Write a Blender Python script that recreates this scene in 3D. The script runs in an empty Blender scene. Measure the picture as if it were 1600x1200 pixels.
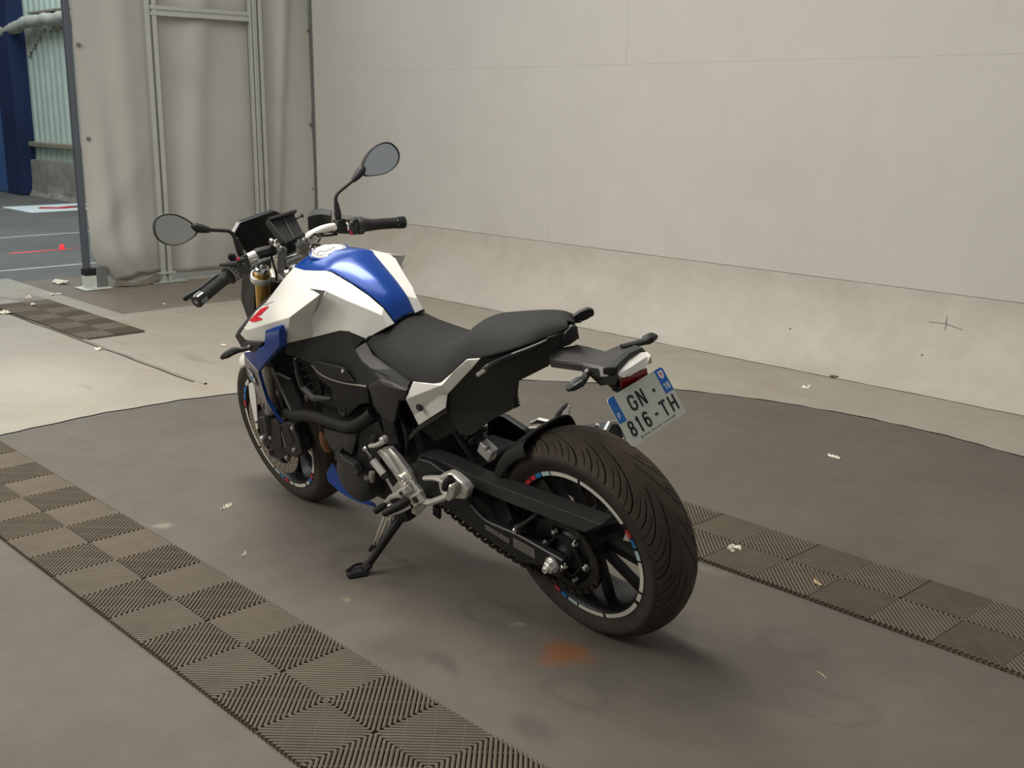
import bpy, bmesh, math, random
from mathutils import Vector, Matrix, noise
from mathutils.bvhtree import BVHTree
import numpy as np
random.seed(7)
sc = bpy.context.scene
COL = sc.collection
PI = math.pi
rad = math.radians

# ------------------------------------------------------------------ camera, world, lights, exposure
CAM = {'loc': [-4.7299, 1.5993, 1.4356], 'r': [-0.687405, -0.726204, 0.010103], 'u': [0.181249, -0.158063, 0.970652], 'f': [0.703294, -0.669062, -0.240277], 'fpx': 1742.86}
cd = bpy.data.cameras.new('camera'); cam = bpy.data.objects.new('camera', cd); COL.objects.link(cam)
cd.sensor_width = 36.0; cd.sensor_fit = 'HORIZONTAL'; cd.lens = CAM['fpx'] / 1600 * 36.0
cd.clip_start = 0.05; cd.clip_end = 200
r, u, f = CAM['r'], CAM['u'], CAM['f']
cam.matrix_world = Matrix(((r[0], u[0], -f[0], CAM['loc'][0]), (r[1], u[1], -f[1], CAM['loc'][1]),
                           (r[2], u[2], -f[2], CAM['loc'][2]), (0, 0, 0, 1)))
sc.camera = cam
sc.view_settings.view_transform = 'Standard'; sc.view_settings.look = 'None'
sc.view_settings.gamma = 1.0; sc.view_settings.use_curve_mapping = False
sc.view_settings.exposure = 0.0
w = bpy.data.worlds.new('world'); sc.world = w; w.use_nodes = True
wb_ = w.node_tree.nodes['Background']; wb_.inputs[0].default_value = (0.92, 0.94, 0.93, 1); wb_.inputs[1].default_value = 0.30

def area(name, loc, target, sx, sy, power, col):
    d = bpy.data.lights.new(name, 'AREA'); d.shape = 'RECTANGLE'; d.size = sx; d.size_y = sy
    d.energy = power; d.color = col
    o = bpy.data.objects.new(name, d); COL.objects.link(o); o.location = loc
    v = Vector(target) - Vector(loc)
    o.rotation_euler = v.to_track_quat('-Z', 'Y').to_euler()
    return o
area('ceiling_softbox', (-1.45, -0.35, 3.7), (-1.45, -0.35, 0), 1.3, 1.0, 70, (1.0, 0.94, 0.85))
area('ceiling_diffuser', (-0.6, 0.6, 5.2), (-0.9, -0.2, 0), 5.0, 4.0, 215, (1.0, 0.94, 0.85))
area('side_softbox', (0.6, 3.6, 3.6), (-1.2, -0.8, 0.4), 4.2, 1.8, 190, (1.0, 0.95, 0.87))
area('hall_skylight', (9.0, -2.6, 6.0), (9.0, -2.8, 0), 9.0, 4.5, 420, (0.86, 0.95, 1.0))

# ------------------------------------------------------------------ materials
def mat(name, col, rough=0.5, metal=0.0, spec=0.5, coat=0.0, noise_s=0.0, var=0.0, bump=0.0, bump_s=200.0, emit=None, emit_s=0.0):
    m = bpy.data.materials.new(name); m.use_nodes = True
    nt = m.node_tree; b = nt.nodes['Principled BSDF']
    b.inputs['Base Color'].default_value = (*col, 1); b.inputs['Roughness'].default_value = rough
    b.inputs['Metallic'].default_value = metal; b.inputs['Specular IOR Level'].default_value = spec
    b.inputs['Coat Weight'].default_value = coat; b.inputs['Coat Roughness'].default_value = 0.05
    tc = nt.nodes.new('ShaderNodeTexCoord')
    if var > 0:
        n = nt.nodes.new('ShaderNodeTexNoise'); n.inputs['Scale'].default_value = noise_s; n.inputs['Detail'].default_value = 5
        nt.links.new(tc.outputs['Object'], n.inputs['Vector'])
        mr = nt.nodes.new('ShaderNodeMapRange'); mr.inputs[1].default_value = 0.25; mr.inputs[2].default_value = 0.75
        mr.inputs[3].default_value = 1 - var; mr.inputs[4].default_value = 1 + var
        nt.links.new(n.outputs['Fac'], mr.inputs[0])
        mx = nt.nodes.new('ShaderNodeMix'); mx.data_type = 'RGBA'; mx.blend_type = 'MULTIPLY'; mx.inputs[0].default_value = 1
        mx.inputs[6].default_value = (*col, 1); nt.links.new(mr.outputs[0], mx.inputs[7])
        nt.links.new(mx.outputs[2], b.inputs['Base Color'])
    if bump > 0:
        n2 = nt.nodes.new('ShaderNodeTexNoise'); n2.inputs['Scale'].default_value = bump_s; n2.inputs['Detail'].default_value = 3
        nt.links.new(tc.outputs['Object'], n2.inputs['Vector'])
        bp = nt.nodes.new('ShaderNodeBump'); bp.inputs['Strength'].default_value = bump; bp.inputs['Distance'].default_value = 0.002
        nt.links.new(n2.outputs['Fac'], bp.inputs['Height']); nt.links.new(bp.outputs['Normal'], b.inputs['Normal'])
    if emit:
        b.inputs['Emission Color'].default_value = (*emit, 1); b.inputs['Emission Strength'].default_value = emit_s
    return m

def ground_mat(name, col, spots, rough=0.75, spec=0.35, n_s=1.6, var=0.16, dirt=None, fine=0.07):
    """Worn floor: base colour with broad and fine mottling and a list of stains and tone patches (x, y, radius_x, radius_y, ring?, colour, strength)."""
    m = bpy.data.materials.new(name); m.use_nodes = True; nt = m.node_tree; L = nt.links.new
    b = nt.nodes['Principled BSDF']; b.inputs['Roughness'].default_value = rough; b.inputs['Specular IOR Level'].default_value = spec
    tc = nt.nodes.new('ShaderNodeTexCoord'); P = tc.outputs['Object']
    def nz(s, d=5, rgh=0.55):
        n = nt.nodes.new('ShaderNodeTexNoise'); n.inputs['Scale'].default_value = s; n.inputs['Detail'].default_value = d
        n.inputs['Roughness'].default_value = rgh; L(P, n.inputs['Vector']); return n
    def rng(src, a, b_, c, d):
        k = nt.nodes.new('ShaderNodeMapRange'); k.clamp = True
        for i, v in enumerate((a, b_, c, d)): k.inputs[i + 1].default_value = v
        L(src, k.inputs[0]); return k.outputs[0]
    def mix(fac, c1, c2, mode='MIX'):
        k = nt.nodes.new('ShaderNodeMix'); k.data_type = 'RGBA'; k.blend_type = mode
        if isinstance(fac, float): k.inputs[0].default_value = fac
        else: L(fac, k.inputs[0])
        for i, c in ((6, c1), (7, c2)):
            if isinstance(c, tuple): k.inputs[i].default_value = (*c, 1)
            else: L(c, k.inputs[i])
        return k.outputs[2]
    c = mix(1.0, (col[0], col[1], col[2]), rng(nz(n_s).outputs['Fac'], 0.25, 0.75, 1 - var, 1 + var), 'MULTIPLY')
    c = mix(1.0, c, rng(nz(n_s * 6, 6).outputs['Fac'], 0.25, 0.75, 1 - var * 0.6, 1 + var * 0.6), 'MULTIPLY')
    c = mix(1.0, c, rng(nz(140, 3).outputs['Fac'], 0.25, 0.75, 1 - fine, 1 + fine), 'MULTIPLY')
    if dirt:
        c = mix(rng(nz(dirt[1], 6, 0.65).outputs['Fac'], dirt[2], dirt[3], 0.0, dirt[4]), c, dirt[0])
    wv = nz(5.0, 4); wob = nt.nodes.new('ShaderNodeVectorMath'); wob.operation = 'MULTIPLY_ADD'
    L(wv.outputs['Color'], wob.inputs[0]); wob.inputs[1].default_value = (0.16, 0.16, 0); wob.inputs[2].default_value = (-0.08, -0.08, 0)
    pv = nt.nodes.new('ShaderNodeVectorMath'); pv.operation = 'ADD'; L(P, pv.inputs[0]); L(wob.outputs[0], pv.inputs[1])
    for (x, y, rx_, ry_, ring, sc_, st) in spots:
        mp = nt.nodes.new('ShaderNodeMapping'); mp.vector_type = 'POINT'
        mp.inputs['Location'].default_value = (-x / rx_, -y / ry_, 0); mp.inputs['Scale'].default_value = (1 / rx_, 1 / ry_, 0)
        L(pv.outputs[0], mp.inputs['Vector'])
        ln = nt.nodes.new('ShaderNodeVectorMath'); ln.operation = 'LENGTH'; L(mp.outputs[0], ln.inputs[0])
        if ring:
            ab = nt.nodes.new('ShaderNodeMath'); ab.operation = 'SUBTRACT'; L(ln.outputs['Value'], ab.inputs[0]); ab.inputs[1].default_value = 1.0
            a2 = nt.nodes.new('ShaderNodeMath'); a2.operation = 'ABSOLUTE'; L(ab.outputs[0], a2.inputs[0])
            fac = rng(a2.outputs[0], 0.0, 0.32, st, 0.0)
        else:
            fac = rng(ln.outputs['Value'], 0.35, 1.0, st, 0.0)
        c = mix(fac, c, sc_)
    L(c, b.inputs['Base Color'])
    bp = nt.nodes.new('ShaderNodeBump'); bp.inputs['Strength'].default_value = 0.25; bp.inputs['Distance'].default_value = 0.003
    L(nz(90, 4).outputs['Fac'], bp.inputs['Height']); L(bp.outputs['Normal'], b.inputs['Normal'])
    return m

M = {}
M['gloss_white'] = mat('gloss_white_paint', (0.80, 0.79, 0.74), 0.22, 0, 0.5, 0.6)
M['gloss_blue'] = mat('metallic_blue_paint', (0.005, 0.05, 0.29), 0.24, 0.25, 0.4, 0.25, 900, 0.12)
M['grey_panel'] = mat('grey_panel_paint', (0.20, 0.19, 0.20), 0.35, 0.2, 0.5, 0.3)
M['plastic'] = mat('black_textured_plastic', (0.016, 0.016, 0.015), 0.55, 0, 0.4, 0, 0, 0, 0.25, 900)
M['plastic_grey'] = mat('dark_grey_plastic', (0.035, 0.034, 0.033), 0.5, 0, 0.45, 0, 0, 0, 0.2, 900)
M['gloss_black'] = mat('gloss_black_plastic', (0.008, 0.008, 0.009), 0.18, 0, 0.5, 0.4)
M['satin_black'] = mat('satin_black_metal', (0.014, 0.014, 0.015), 0.42, 0.3, 0.5)
M['engine'] = mat('engine_black_coating', (0.018, 0.018, 0.018), 0.5, 0.3, 0.45, 0, 30, 0.25, 0.2, 300)
M['vinyl'] = mat('black_seat_vinyl', (0.012, 0.0115, 0.0107), 0.62, 0, 0.25, 0, 0, 0, 0.5, 1500)
M['rubber'] = mat('black_rubber', (0.014, 0.013, 0.012), 0.7, 0, 0.35, 0, 40, 0.2)
M['tread'] = mat('dusty_tyre_tread', (0.055, 0.042, 0.030), 0.75, 0, 0.3, 0, 22, 0.3, 0.2, 500)
M['sidewall'] = mat('tyre_sidewall', (0.034, 0.028, 0.022), 0.7, 0, 0.35, 0, 30, 0.2)
M['silver'] = mat('bright_aluminium', (0.74, 0.72, 0.67), 0.3, 0.6, 0.5)
M['silver_dull'] = mat('dull_aluminium', (0.50, 0.49, 0.45), 0.4, 0.65, 0.5, 0, 40, 0.12)
M['chrome'] = mat('chrome', (0.75, 0.74, 0.70), 0.12, 1.0, 0.5)
M['bar'] = mat('champagne_handlebar', (0.82, 0.79, 0.70), 0.35, 0.4, 0.5)
M['gold'] = mat('gold_anodised_fork', (0.52, 0.33, 0.09), 0.28, 0.8, 0.5)
M['fork_low'] = mat('grey_fork_tube', (0.30, 0.29, 0.27), 0.3, 0.6, 0.5)
M['steel'] = mat('drilled_disc_steel', (0.42, 0.38, 0.32), 0.35, 0.9, 0.5)
M['chain'] = mat('oily_chain', (0.05, 0.043, 0.034), 0.4, 0.8, 0.5, 0, 90, 0.4)
M['mirror'] = mat('mirror_glass', (0.62, 0.64, 0.64), 0.03, 1.0, 0.5)
M['red_lens'] = mat('red_reflector_lens', (0.20, 0.003, 0.005), 0.12, 0, 0.6, 0.5)
M['clear_lens'] = mat('clear_tail_lamp_lens', (0.92, 0.89, 0.84), 0.16, 0.25, 0.8, 1.0)
M['smoke_lens'] = mat('smoked_indicator_lens', (0.012, 0.013, 0.016), 0.4, 0, 0.3, 0.0)
M['screen'] = mat('black_screen_glass', (0.003, 0.003, 0.003), 0.35, 0, 0.25)
M['plate_white'] = mat('plate_reflective_white', (0.53, 0.54, 0.47), 0.45, 0, 0.4)
M['plate_blue'] = mat('plate_blue', (0.010, 0.115, 0.42), 0.4, 0, 0.4)
M['ink'] = mat('plate_black_ink', (0.008, 0.006, 0.010), 0.5)
M['print_white'] = mat('printed_white', (0.70, 0.70, 0.68), 0.45)
M['print_red'] = mat('printed_red', (0.62, 0.006, 0.022), 0.4)
M['st_white'] = mat('sticker_white', (0.62, 0.59, 0.53), 0.5)
M['st_pale'] = mat('sticker_pale_blue', (0.42, 0.55, 0.55), 0.5)
M['st_blue'] = mat('sticker_blue', (0.02, 0.17, 0.42), 0.5)
M['st_red'] = mat('sticker_red', (0.50, 0.03, 0.04), 0.5)
M['red_switch'] = mat('red_switch', (0.55, 0.01, 0.05), 0.35)
M['copper'] = mat('heat_tinted_header', (0.24, 0.12, 0.065), 0.4, 0.7)
M['label'] = mat('worn_swingarm_label', (0.22, 0.21, 0.18), 0.5)
# setting
M['turntable'] = ground_mat('turntable_coating', (0.114, 0.101, 0.083), [
    (*(-2.8294,-0.406), 0.10, 0.09, 0, (0.22, 0.085, 0.025), 0.75), (*(-1.9958,-0.3712), 0.17, 0.10, 1, (0.062, 0.052, 0.042), 0.37),
    (*(-2.5142,-0.4533), 0.11, 0.06, 1, (0.06, 0.052, 0.043), 0.37), (*(-3.008,-0.2841), 0.09, 0.05, 1, (0.06, 0.054, 0.045), 0.34),
    (*(-3.0488,-0.0854), 0.12, 0.05, 0, (0.062, 0.055, 0.047), 0.6), (*(-3.4662,-0.7163), 0.11, 0.075, 1, (0.06, 0.052, 0.043), 0.28),
    (*(-2.4935,-0.1028), 0.13, 0.10, 0, (0.07, 0.063, 0.053), 0.55), (*(-2.6127,-0.4373), 0.03, 0.02, 0, (0.2, 0.18, 0.14), 0.8),
    (*(-2.131,-0.1817), 0.03, 0.02, 0, (0.22, 0.19, 0.13), 0.8), (*(-1.2261,-0.0471), 0.04, 0.035, 0, (0.24, 0.22, 0.18), 0.7),
    (*(-3.2531,-0.7239), 0.25, 0.22, 0, (0.065, 0.055, 0.05), 0.45), (*(-2.6344,-0.1226), 0.11, 0.035, 0, (0.055, 0.05, 0.044), 0.6),  # first spot: broad soft dark patch beside the rear tyre
    (*(-0.0838,-0.2227), 0.10, 0.04, 1, (0.075, 0.065, 0.055), 0.31), (*(-3.2068,-0.915), 0.10, 0.05, 1, (0.06, 0.05, 0.045), 0.25),
    (*(-2.7301,-1.1845), 0.10, 0.03, 0, (0.17, 0.16, 0.13), 0.6), (*(-2.0083,-0.6686), 0.12, 0.05, 1, (0.08, 0.07, 0.06), 0.22)], var=0.14)
M['booth_floor'] = ground_mat('white_painted_floor', (0.325, 0.30, 0.25), [
    (*(1.254,-0.5729), 0.8, 0.45, 0, (0.48, 0.44, 0.36), 0.4), (*(1.1252,-1.4463), 0.25, 0.06, 0, (0.20, 0.185, 0.155), 0.5),
    (*(1.8435,-1.3103), 0.14, 0.03, 0, (0.22, 0.2, 0.16), 0.4), (*(0.8918,-0.6646), 0.12, 0.03, 0, (0.25, 0.23, 0.19), 0.4)],
    rough=0.55, spec=0.4, n_s=1.1, var=0.10, dirt=((0.30, 0.25, 0.175), 2.3, 0.5, 0.72, 0.7), fine=0.03)
M['hall_floor'] = ground_mat('grey_hall_floor', (0.118, 0.118, 0.110), [], rough=0.7, n_s=0.9, var=0.2, fine=0.05)
M['bare_floor'] = ground_mat('dusty_brown_concrete', (0.19, 0.165, 0.135), [], rough=0.8, n_s=1.5, var=0.2, dirt=((0.10, 0.095, 0.085), 3.0, 0.5, 0.75, 0.6))
M['wall'] = ground_mat('cove_wall_paint', (0.50, 0.485, 0.46), [], rough=0.7, spec=0.2, n_s=0.55, var=0.045, dirt=((0.40, 0.375, 0.335), 1.2, 0.55, 0.8, 0.35), fine=0.02)
M['cove'] = ground_mat('dirty_cove_paint', (0.46, 0.435, 0.385), [], rough=0.65, spec=0.25, n_s=1.8, var=0.07, dirt=((0.34, 0.30, 0.24), 1.9, 0.46, 0.78, 0.6), fine=0.03)
M['tarp'] = mat('grey_tarpaulin', (0.415, 0.415, 0.388), 0.6, 0, 0.3, 0, 2.0, 0.05, 0.15, 600)
M['tarp_dirt_shade'] = mat('soiled_tarp_and_shade', (0.15, 0.135, 0.11), 0.65, 0, 0.3, 0, 6.0, 0.25)  # soiling, darkened to also paint shade under the tarp and in the crease
M['alu'] = mat('aluminium_profile', (0.50, 0.52, 0.49), 0.38, 0.45, 0.5, 0, 12, 0.06)
M['alu_dark'] = mat('profile_slot', (0.16, 0.165, 0.16), 0.6, 0.2, 0.4)
M['pole'] = mat('blue_grey_pole', (0.10, 0.115, 0.14), 0.45, 0.3, 0.5)
M['tile'] = mat('brown_plastic_floor_tile', (0.108, 0.087, 0.061), 0.6, 0, 0.35, 0, 9, 0.16, 0.15, 300)
M['tile_dusty'] = mat('dusty_floor_tile', (0.30, 0.285, 0.25), 0.7, 0, 0.3, 0, 9, 0.16)
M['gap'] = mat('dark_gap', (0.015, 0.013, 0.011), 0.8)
M['paint_white'] = mat('white_line_paint', (0.55, 0.58, 0.54), 0.7, 0, 0.3, 0, 14, 0.15)
M['column_blue'] = mat('navy_blue_steel', (0.012, 0.026, 0.085), 0.5, 0, 0.4, 0, 1.2, 0.3)
M['sheet'] = mat('pale_corrugated_sheet', (0.50, 0.60, 0.53), 0.45, 0.1, 0.4, 0, 3, 0.12)
M['plinth'] = mat('rough_concrete_plinth', (0.27, 0.255, 0.22), 0.85, 0, 0.2, 0, 5, 0.3, 0.5, 60)
M['timber'] = mat('old_rail_timber', (0.26, 0.24, 0.185), 0.8, 0, 0.2, 0, 14, 0.3)
M['duct'] = mat('lagged_pipe_wrap', (0.42, 0.43, 0.38), 0.8, 0, 0.2, 0, 9, 0.2, 0.5, 40)
M['poster'] = mat('white_floor_board', (0.80, 0.88, 0.88), 0.35, 0, 0.4)
M['scrap'] = mat('crumpled_white_scrap', (0.70, 0.66, 0.56), 0.8, 0, 0.2, 0, 60, 0.2)
M['scrap_tan'] = mat('tan_leaf_scrap', (0.45, 0.36, 0.20), 0.8, 0, 0.2, 0, 60, 0.3)
M['laser'] = mat('red_laser_light', (0.5, 0.02, 0.03), 0.6, 0, 0.3, emit=(1.0, 0.06, 0.07), emit_s=0.9)

# ------------------------------------------------------------------ mesh helpers
def link(name, verts, faces, m, parent=None, smooth=False, mats=None, fmat=None):
    me = bpy.data.meshes.new(name)
    me.from_pydata([tuple(v) for v in verts], [], [tuple(f_) for f_ in faces]); me.update()
    for k in (mats or [m]): me.materials.append(k)
    if fmat is not None: me.polygons.foreach_set('material_index', fmat)
    if smooth: me.polygons.foreach_set('use_smooth', [True] * len(me.polygons))
    o = bpy.data.objects.new(name, me); COL.objects.link(o)
    if parent is not None: o.parent = parent
    return o
def fixn(o):
    bm = bmesh.new(); bm.from_mesh(o.data); bmesh.ops.recalc_face_normals(bm, faces=bm.faces); bm.to_mesh(o.data); bm.free(); return o
def bevel(o, w_, seg=2, ang=30):
    b = o.modifiers.new('bevel', 'BEVEL'); b.width = w_; b.segments = seg; b.limit_method = 'ANGLE'; b.angle_limit = rad(ang)
    b.use_clamp_overlap = True
    o.data.polygons.foreach_set('use_smooth', [True] * len(o.data.polygons))
    b.harden_normals = False
    n = o.modifiers.new('wn', 'WEIGHTED_NORMAL'); n.keep_sharp = True
    return o
def solid(o, t, off=-1):
    s = o.modifiers.new('solid', 'SOLIDIFY'); s.thickness = t; s.offset = off; return o
def smooth(o):
    o.data.polygons.foreach_set('use_smooth', [True] * len(o.data.polygons)); return o
def thing(name, label, cat, loc=(0, 0, 0), rz=0, group=None):
    o = bpy.data.objects.new(name, None); COL.objects.link(o); o.location = loc; o.rotation_euler = (0, 0, rz)
    o['label'] = label; o['category'] = cat
    if group: o['group'] = group
    o.empty_display_size = 0.1
    return o
def tag(o, label, cat, group=None):
    o['label'] = label; o['category'] = cat
    if group: o['group'] = group
    return o
def struct(o): o['kind'] = 'structure'; return o
def lab(o, s): o['label'] = s; return o
class MB:
    """collects shapes into one mesh"""
    def __init__(s): s.v = []; s.f = []
    def add(s, verts, faces):
        n = len(s.v); s.v += [tuple(p) for p in verts]; s.f += [tuple(i + n for i in q) for q in faces]; return s
    def box(s, c, size, R_=None):
        hx, hy, hz = size[0] / 2, size[1] / 2, size[2] / 2
        vs = [Vector((a * hx, b * hy, d * hz)) for a in (-1, 1) for b in (-1, 1) for d in (-1, 1)]
        if R_ is not None: vs = [R_ @ p for p in vs]
        vs = [p + Vector(c) for p in vs]
        return s.add(vs, [(0, 1, 3, 2), (4, 6, 7, 5), (0, 4, 5, 1), (2, 3, 7, 6), (0, 2, 6, 4), (1, 5, 7, 3)])
    def bar(s, p, q, w_, h_, up=(0, 0, 1)):
        p, q = Vector(p), Vector(q); d = (q - p); L_ = d.length; d.normalize(); up = Vector(up)
        sx = d.cross(up)
        if sx.length < 1e-4: sx = d.cross(Vector((0, 1, 0)))
        sx.normalize(); uz = sx.cross(d)
        R_ = Matrix((d, sx, uz)).transposed()
        return s.box((p + q) / 2, (L_, w_, h_), R_)
    def prism(s, poly, y0, y1):
        n = len(poly)
        vs = [(p[0], y0, p[1]) for p in poly] + [(p[0], y1, p[1]) for p in poly]
        fs = [tuple(range(n - 1, -1, -1)), tuple(range(n, 2 * n))] + [(i, (i + 1) % n, n + (i + 1) % n, n + i) for i in range(n)]
        return s.add(vs, fs)
    def cyl(s, p, q, r0, r1=None, n=20, caps=True):
        return s.tube([p, q], [r0, r0 if r1 is None else r1], n, caps, False)
    def tube(s, pts, rr, n=12, caps=True, curve=True, ex=1.0):
        pts = [Vector(p) for p in pts]
        if not hasattr(rr, '__len__'): rr = [rr] * len(pts)
        if curve and len(pts) > 2:
            pp, r2 = [], []
            N = len(pts)
            for i in range(N - 1):
                for k in range(6):
                    t = k / 6; pp.append(crv(pts, i, t)); r2.append(rr[i] * (1 - t) + rr[i + 1] * t)
            pp.append(pts[-1]); r2.append(rr[-1]); pts, rr = pp, r2
        n0 = len(s.v); prev = None
        for i, p in enumerate(pts):
            a = pts[max(0, i - 1)]; b = pts[min(len(pts) - 1, i + 1)]
            d = (b - a).normalized()
            if prev is None:
                e = Vector((0, 0, 1)) if abs(d.z) < 0.9 else Vector((0, 1, 0))
                xx = d.cross(e).normalized()
            else:
                xx = (prev - d * prev.dot(d)).normalized()
            prev = xx; yy = d.cross(xx)
            for k in range(n):
                a_ = 2 * PI * k / n; s.v.append(tuple(p + (xx * math.cos(a_) + yy * math.sin(a_) * ex) * rr[i]))
        for i in range(len(pts) - 1):
            for k in range(n):
                s.f.append((n0 + i * n + k, n0 + i * n + (k + 1) % n, n0 + (i + 1) * n + (k + 1) % n, n0 + (i + 1) * n + k))
        if caps:
            s.f.append(tuple(n0 + k for k in range(n - 1, -1, -1))); e0 = n0 + (len(pts) - 1) * n
            s.f.append(tuple(e0 + k for k in range(n)))
        return s
    def lathe(s, prof, c, axis=(0, 1, 0), n=48, closed=False):
        """prof: list of (radius, offset along axis)"""
        ax = Vector(axis).normalized(); e = Vector((1, 0, 0)) if abs(ax.x) < 0.9 else Vector((0, 0, 1))
        xx = (e - ax * e.dot(ax)).normalized(); yy = ax.cross(xx); c = Vector(c); n0 = len(s.v); m_ = len(prof)
        for k in range(n):
            a_ = 2 * PI * k / n; dr = xx * math.cos(a_) + yy * math.sin(a_)
            for (r_, t) in prof: s.v.append(tuple(c + dr * r_ + ax * t))
        for k in range(n):
            k2 = (k + 1) % n
            for j in range(m_ - 1 if not closed else m_):
                j2 = (j + 1) % m_
                s.f.append((n0 + k * m_ + j, n0 + k * m_ + j2, n0 + k2 * m_ + j2, n0 + k2 * m_ + j))
        return s
    def build(s, name, m, parent=None, sm=False, bev=0, seg=2, ang=30, xf=None):
        vs = s.v if xf is None else [xf(Vector(p)) for p in s.v]
        o = link(name, vs, s.f, m, parent, sm); fixn(o)
        if bev: bevel(o, bev, seg, ang)
        elif sm: autosm(o, ang)
        return o
def autosm(o, ang=35):
    """smooth shading with sharp edges above an angle"""
    bm = bmesh.new(); bm.from_mesh(o.data)
    for fc in bm.faces: fc.smooth = True
    for e in bm.edges:
        if len(e.link_faces) == 2 and e.calc_face_angle(0) > rad(ang): e.smooth = False
    bm.to_mesh(o.data); bm.free(); return o
def crv(P, i, t):
    p1, p2 = P[i], P[i + 1]
    p0 = P[i - 1] if i > 0 else p1 * 2 - p2
    p3 = P[i + 2] if i + 2 < len(P) else p2 * 2 - p1
    return 0.5 * ((2 * p1) + (p2 - p0) * t + (2 * p0 - 5 * p1 + 4 * p2 - p3) * t * t + (3 * p1 - p0 - 3 * p2 + p3) * t ** 3)
def resamp(P, k):
    P = [Vector(p) for p in P]; out = []
    for i in range(len(P) - 1):
        for j in range(k): out.append(crv(P, i, j / k))
    out.append(P[-1]); return out
def sheet(name, rows, m, parent=None, k1=4, k2=4, th=0.0, off=-1, xf=None):
    """smooth surface through a grid of points"""
    R1 = [resamp(r_, k2) for r_ in rows]
    C1 = [resamp([r_[j] for r_ in R1], k1) for j in range(len(R1[0]))]
    nr, nc = len(C1[0]), len(C1)
    vs = [C1[j][i] for i in range(nr) for j in range(nc)]
    if xf: vs = [xf(Vector(v)) for v in vs]
    fs = [(i * nc + j, i * nc + j + 1, (i + 1) * nc + j + 1, (i + 1) * nc + j) for i in range(nr - 1) for j in range(nc - 1)]
    o = link(name, vs, fs, m, parent, True)
    if th: solid(o, th, off)
    return o
def flip(P): return [(p[0], -p[1], p[2]) for p in P]
def facet(name, P, faces, m, parent=None, th=0.004, bev=0.004, side=1, xf=None, seg=2, ang=18):
    """angular moulded panel: points + polygon faces, given thickness inward and rounded edges"""
    P = P if side > 0 else flip(P)
    if xf: P = [xf(Vector(p)) for p in P]
    o = link(name, P, faces, m, parent)
    fixn(o)
    # outward: away from the bike's middle
    me = o.data; s_ = sum(p.normal.y * p.area for p in me.polygons) * side
    if s_ < 0: me.flip_normals()
    if th: solid(o, th, -1)
    if bev: bevel(o, bev, seg, ang)
    return o
def poly_plate(name, P, m, parent=None, th=0.01, bev=0.002, side=1, xf=None, d=None):
    """flat-ish polygon given as 3D outline, thickened to its inner side"""
    return facet(name, P, [tuple(range(len(P)))], m, parent, th, bev, side, xf)

# ================================================================== SETTING
# hall floor, booth floor, turntable
struct(MB().box((8, 2, -0.055), (40, 34, 0.1)).build('floor', M['hall_floor']))
TC = (-2.319, -0.595); TR = 2.629
def ring_floor(name, m, ro, x0, x1, y0, y1, z, n=900, th=0.05):
    a = [2 * PI * i / n for i in range(n)]
    # add the rectangle corners as their own directions
    a += [math.atan2(yy - TC[1], xx - TC[0]) % (2 * PI) for xx in (x0, x1) for yy in (y0, y1)]; a = sorted(a)
    inner, outer = [], []
    for t in a:
        c, s = math.cos(t), math.sin(t)
        k = min(((x1 if c > 0 else x0) - TC[0]) / c if abs(c) > 1e-6 else 1e9, ((y1 if s > 0 else y0) - TC[1]) / s if abs(s) > 1e-6 else 1e9)
        wob = 0.004 * math.sin(t * 37) + 0.003 * math.sin(t * 91 + 1) + 0.010 * max(0.0, math.sin(t * 67) * math.sin(t * 23 + 1) - 0.35)
        ri = ro + wob + 0.020 * min(1.0, max(0.0, (c - 0.70) / 0.12)); inner.append((TC[0] + c * ri, TC[1] + s * ri, z)); outer.append((TC[0] + c * k, TC[1] + s * k, z))
    N = len(a); vs = inner + outer + [(p[0], p[1], z - th) for p in inner]
    fs = [(i, N + i, N + (i + 1) % N, (i + 1) % N) for i in range(N)] + [(i, (i + 1) % N, 2 * N + (i + 1) % N, 2 * N + i) for i in range(N)]
    return link(name, vs, fs, m, mats=[m, M['gap']], fmat=[0] * N + [1] * N)
fl = ring_floor('floor_booth', M['booth_floor'], TR + 0.010, -7.2, 2.76, -3.86, 4.2, 0.0); struct(fl)
mb = MB().lathe([(0.0, 0), (TR - 0.004, 0), (TR, -0.004), (TR, -0.05)], (TC[0], TC[1], 0), (0, 0, 1), 160)
tt = mb.build('floor_turntable', M['turntable'], None, True); struct(tt)
tg = MB().lathe([(TR - 0.05, 0), (TR + 0.06, 0)], (TC[0], TC[1], -0.045), (0, 0, 1), 160).build('floor_gap', M['gap']); struct(tg)
# painted ramp beside the tile channel, running on into the hall, and the bare concrete by the panel
struct(MB().box((3.55, 1.5, -0.0262), (1.58, 5.3, 0.05)).build('floor_ramp', M['booth_floor']))
struct(MB().box((3.78, -1.36, -0.0268), (2.05, 0.42, 0.05)).build('floor_channel', M['booth_floor']))
struct(MB().box((3.85, -1.655, -0.0258), (2.2, 0.17, 0.05)).build('floor_strip', M['booth_floor']))
struct(MB().prism([(2.70, -0.028), (4.7, -0.028), (4.7, -0.0022), (2.70, -0.0022)], -4.3, -1.74).build('floor_concrete', M['bare_floor']))
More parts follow.
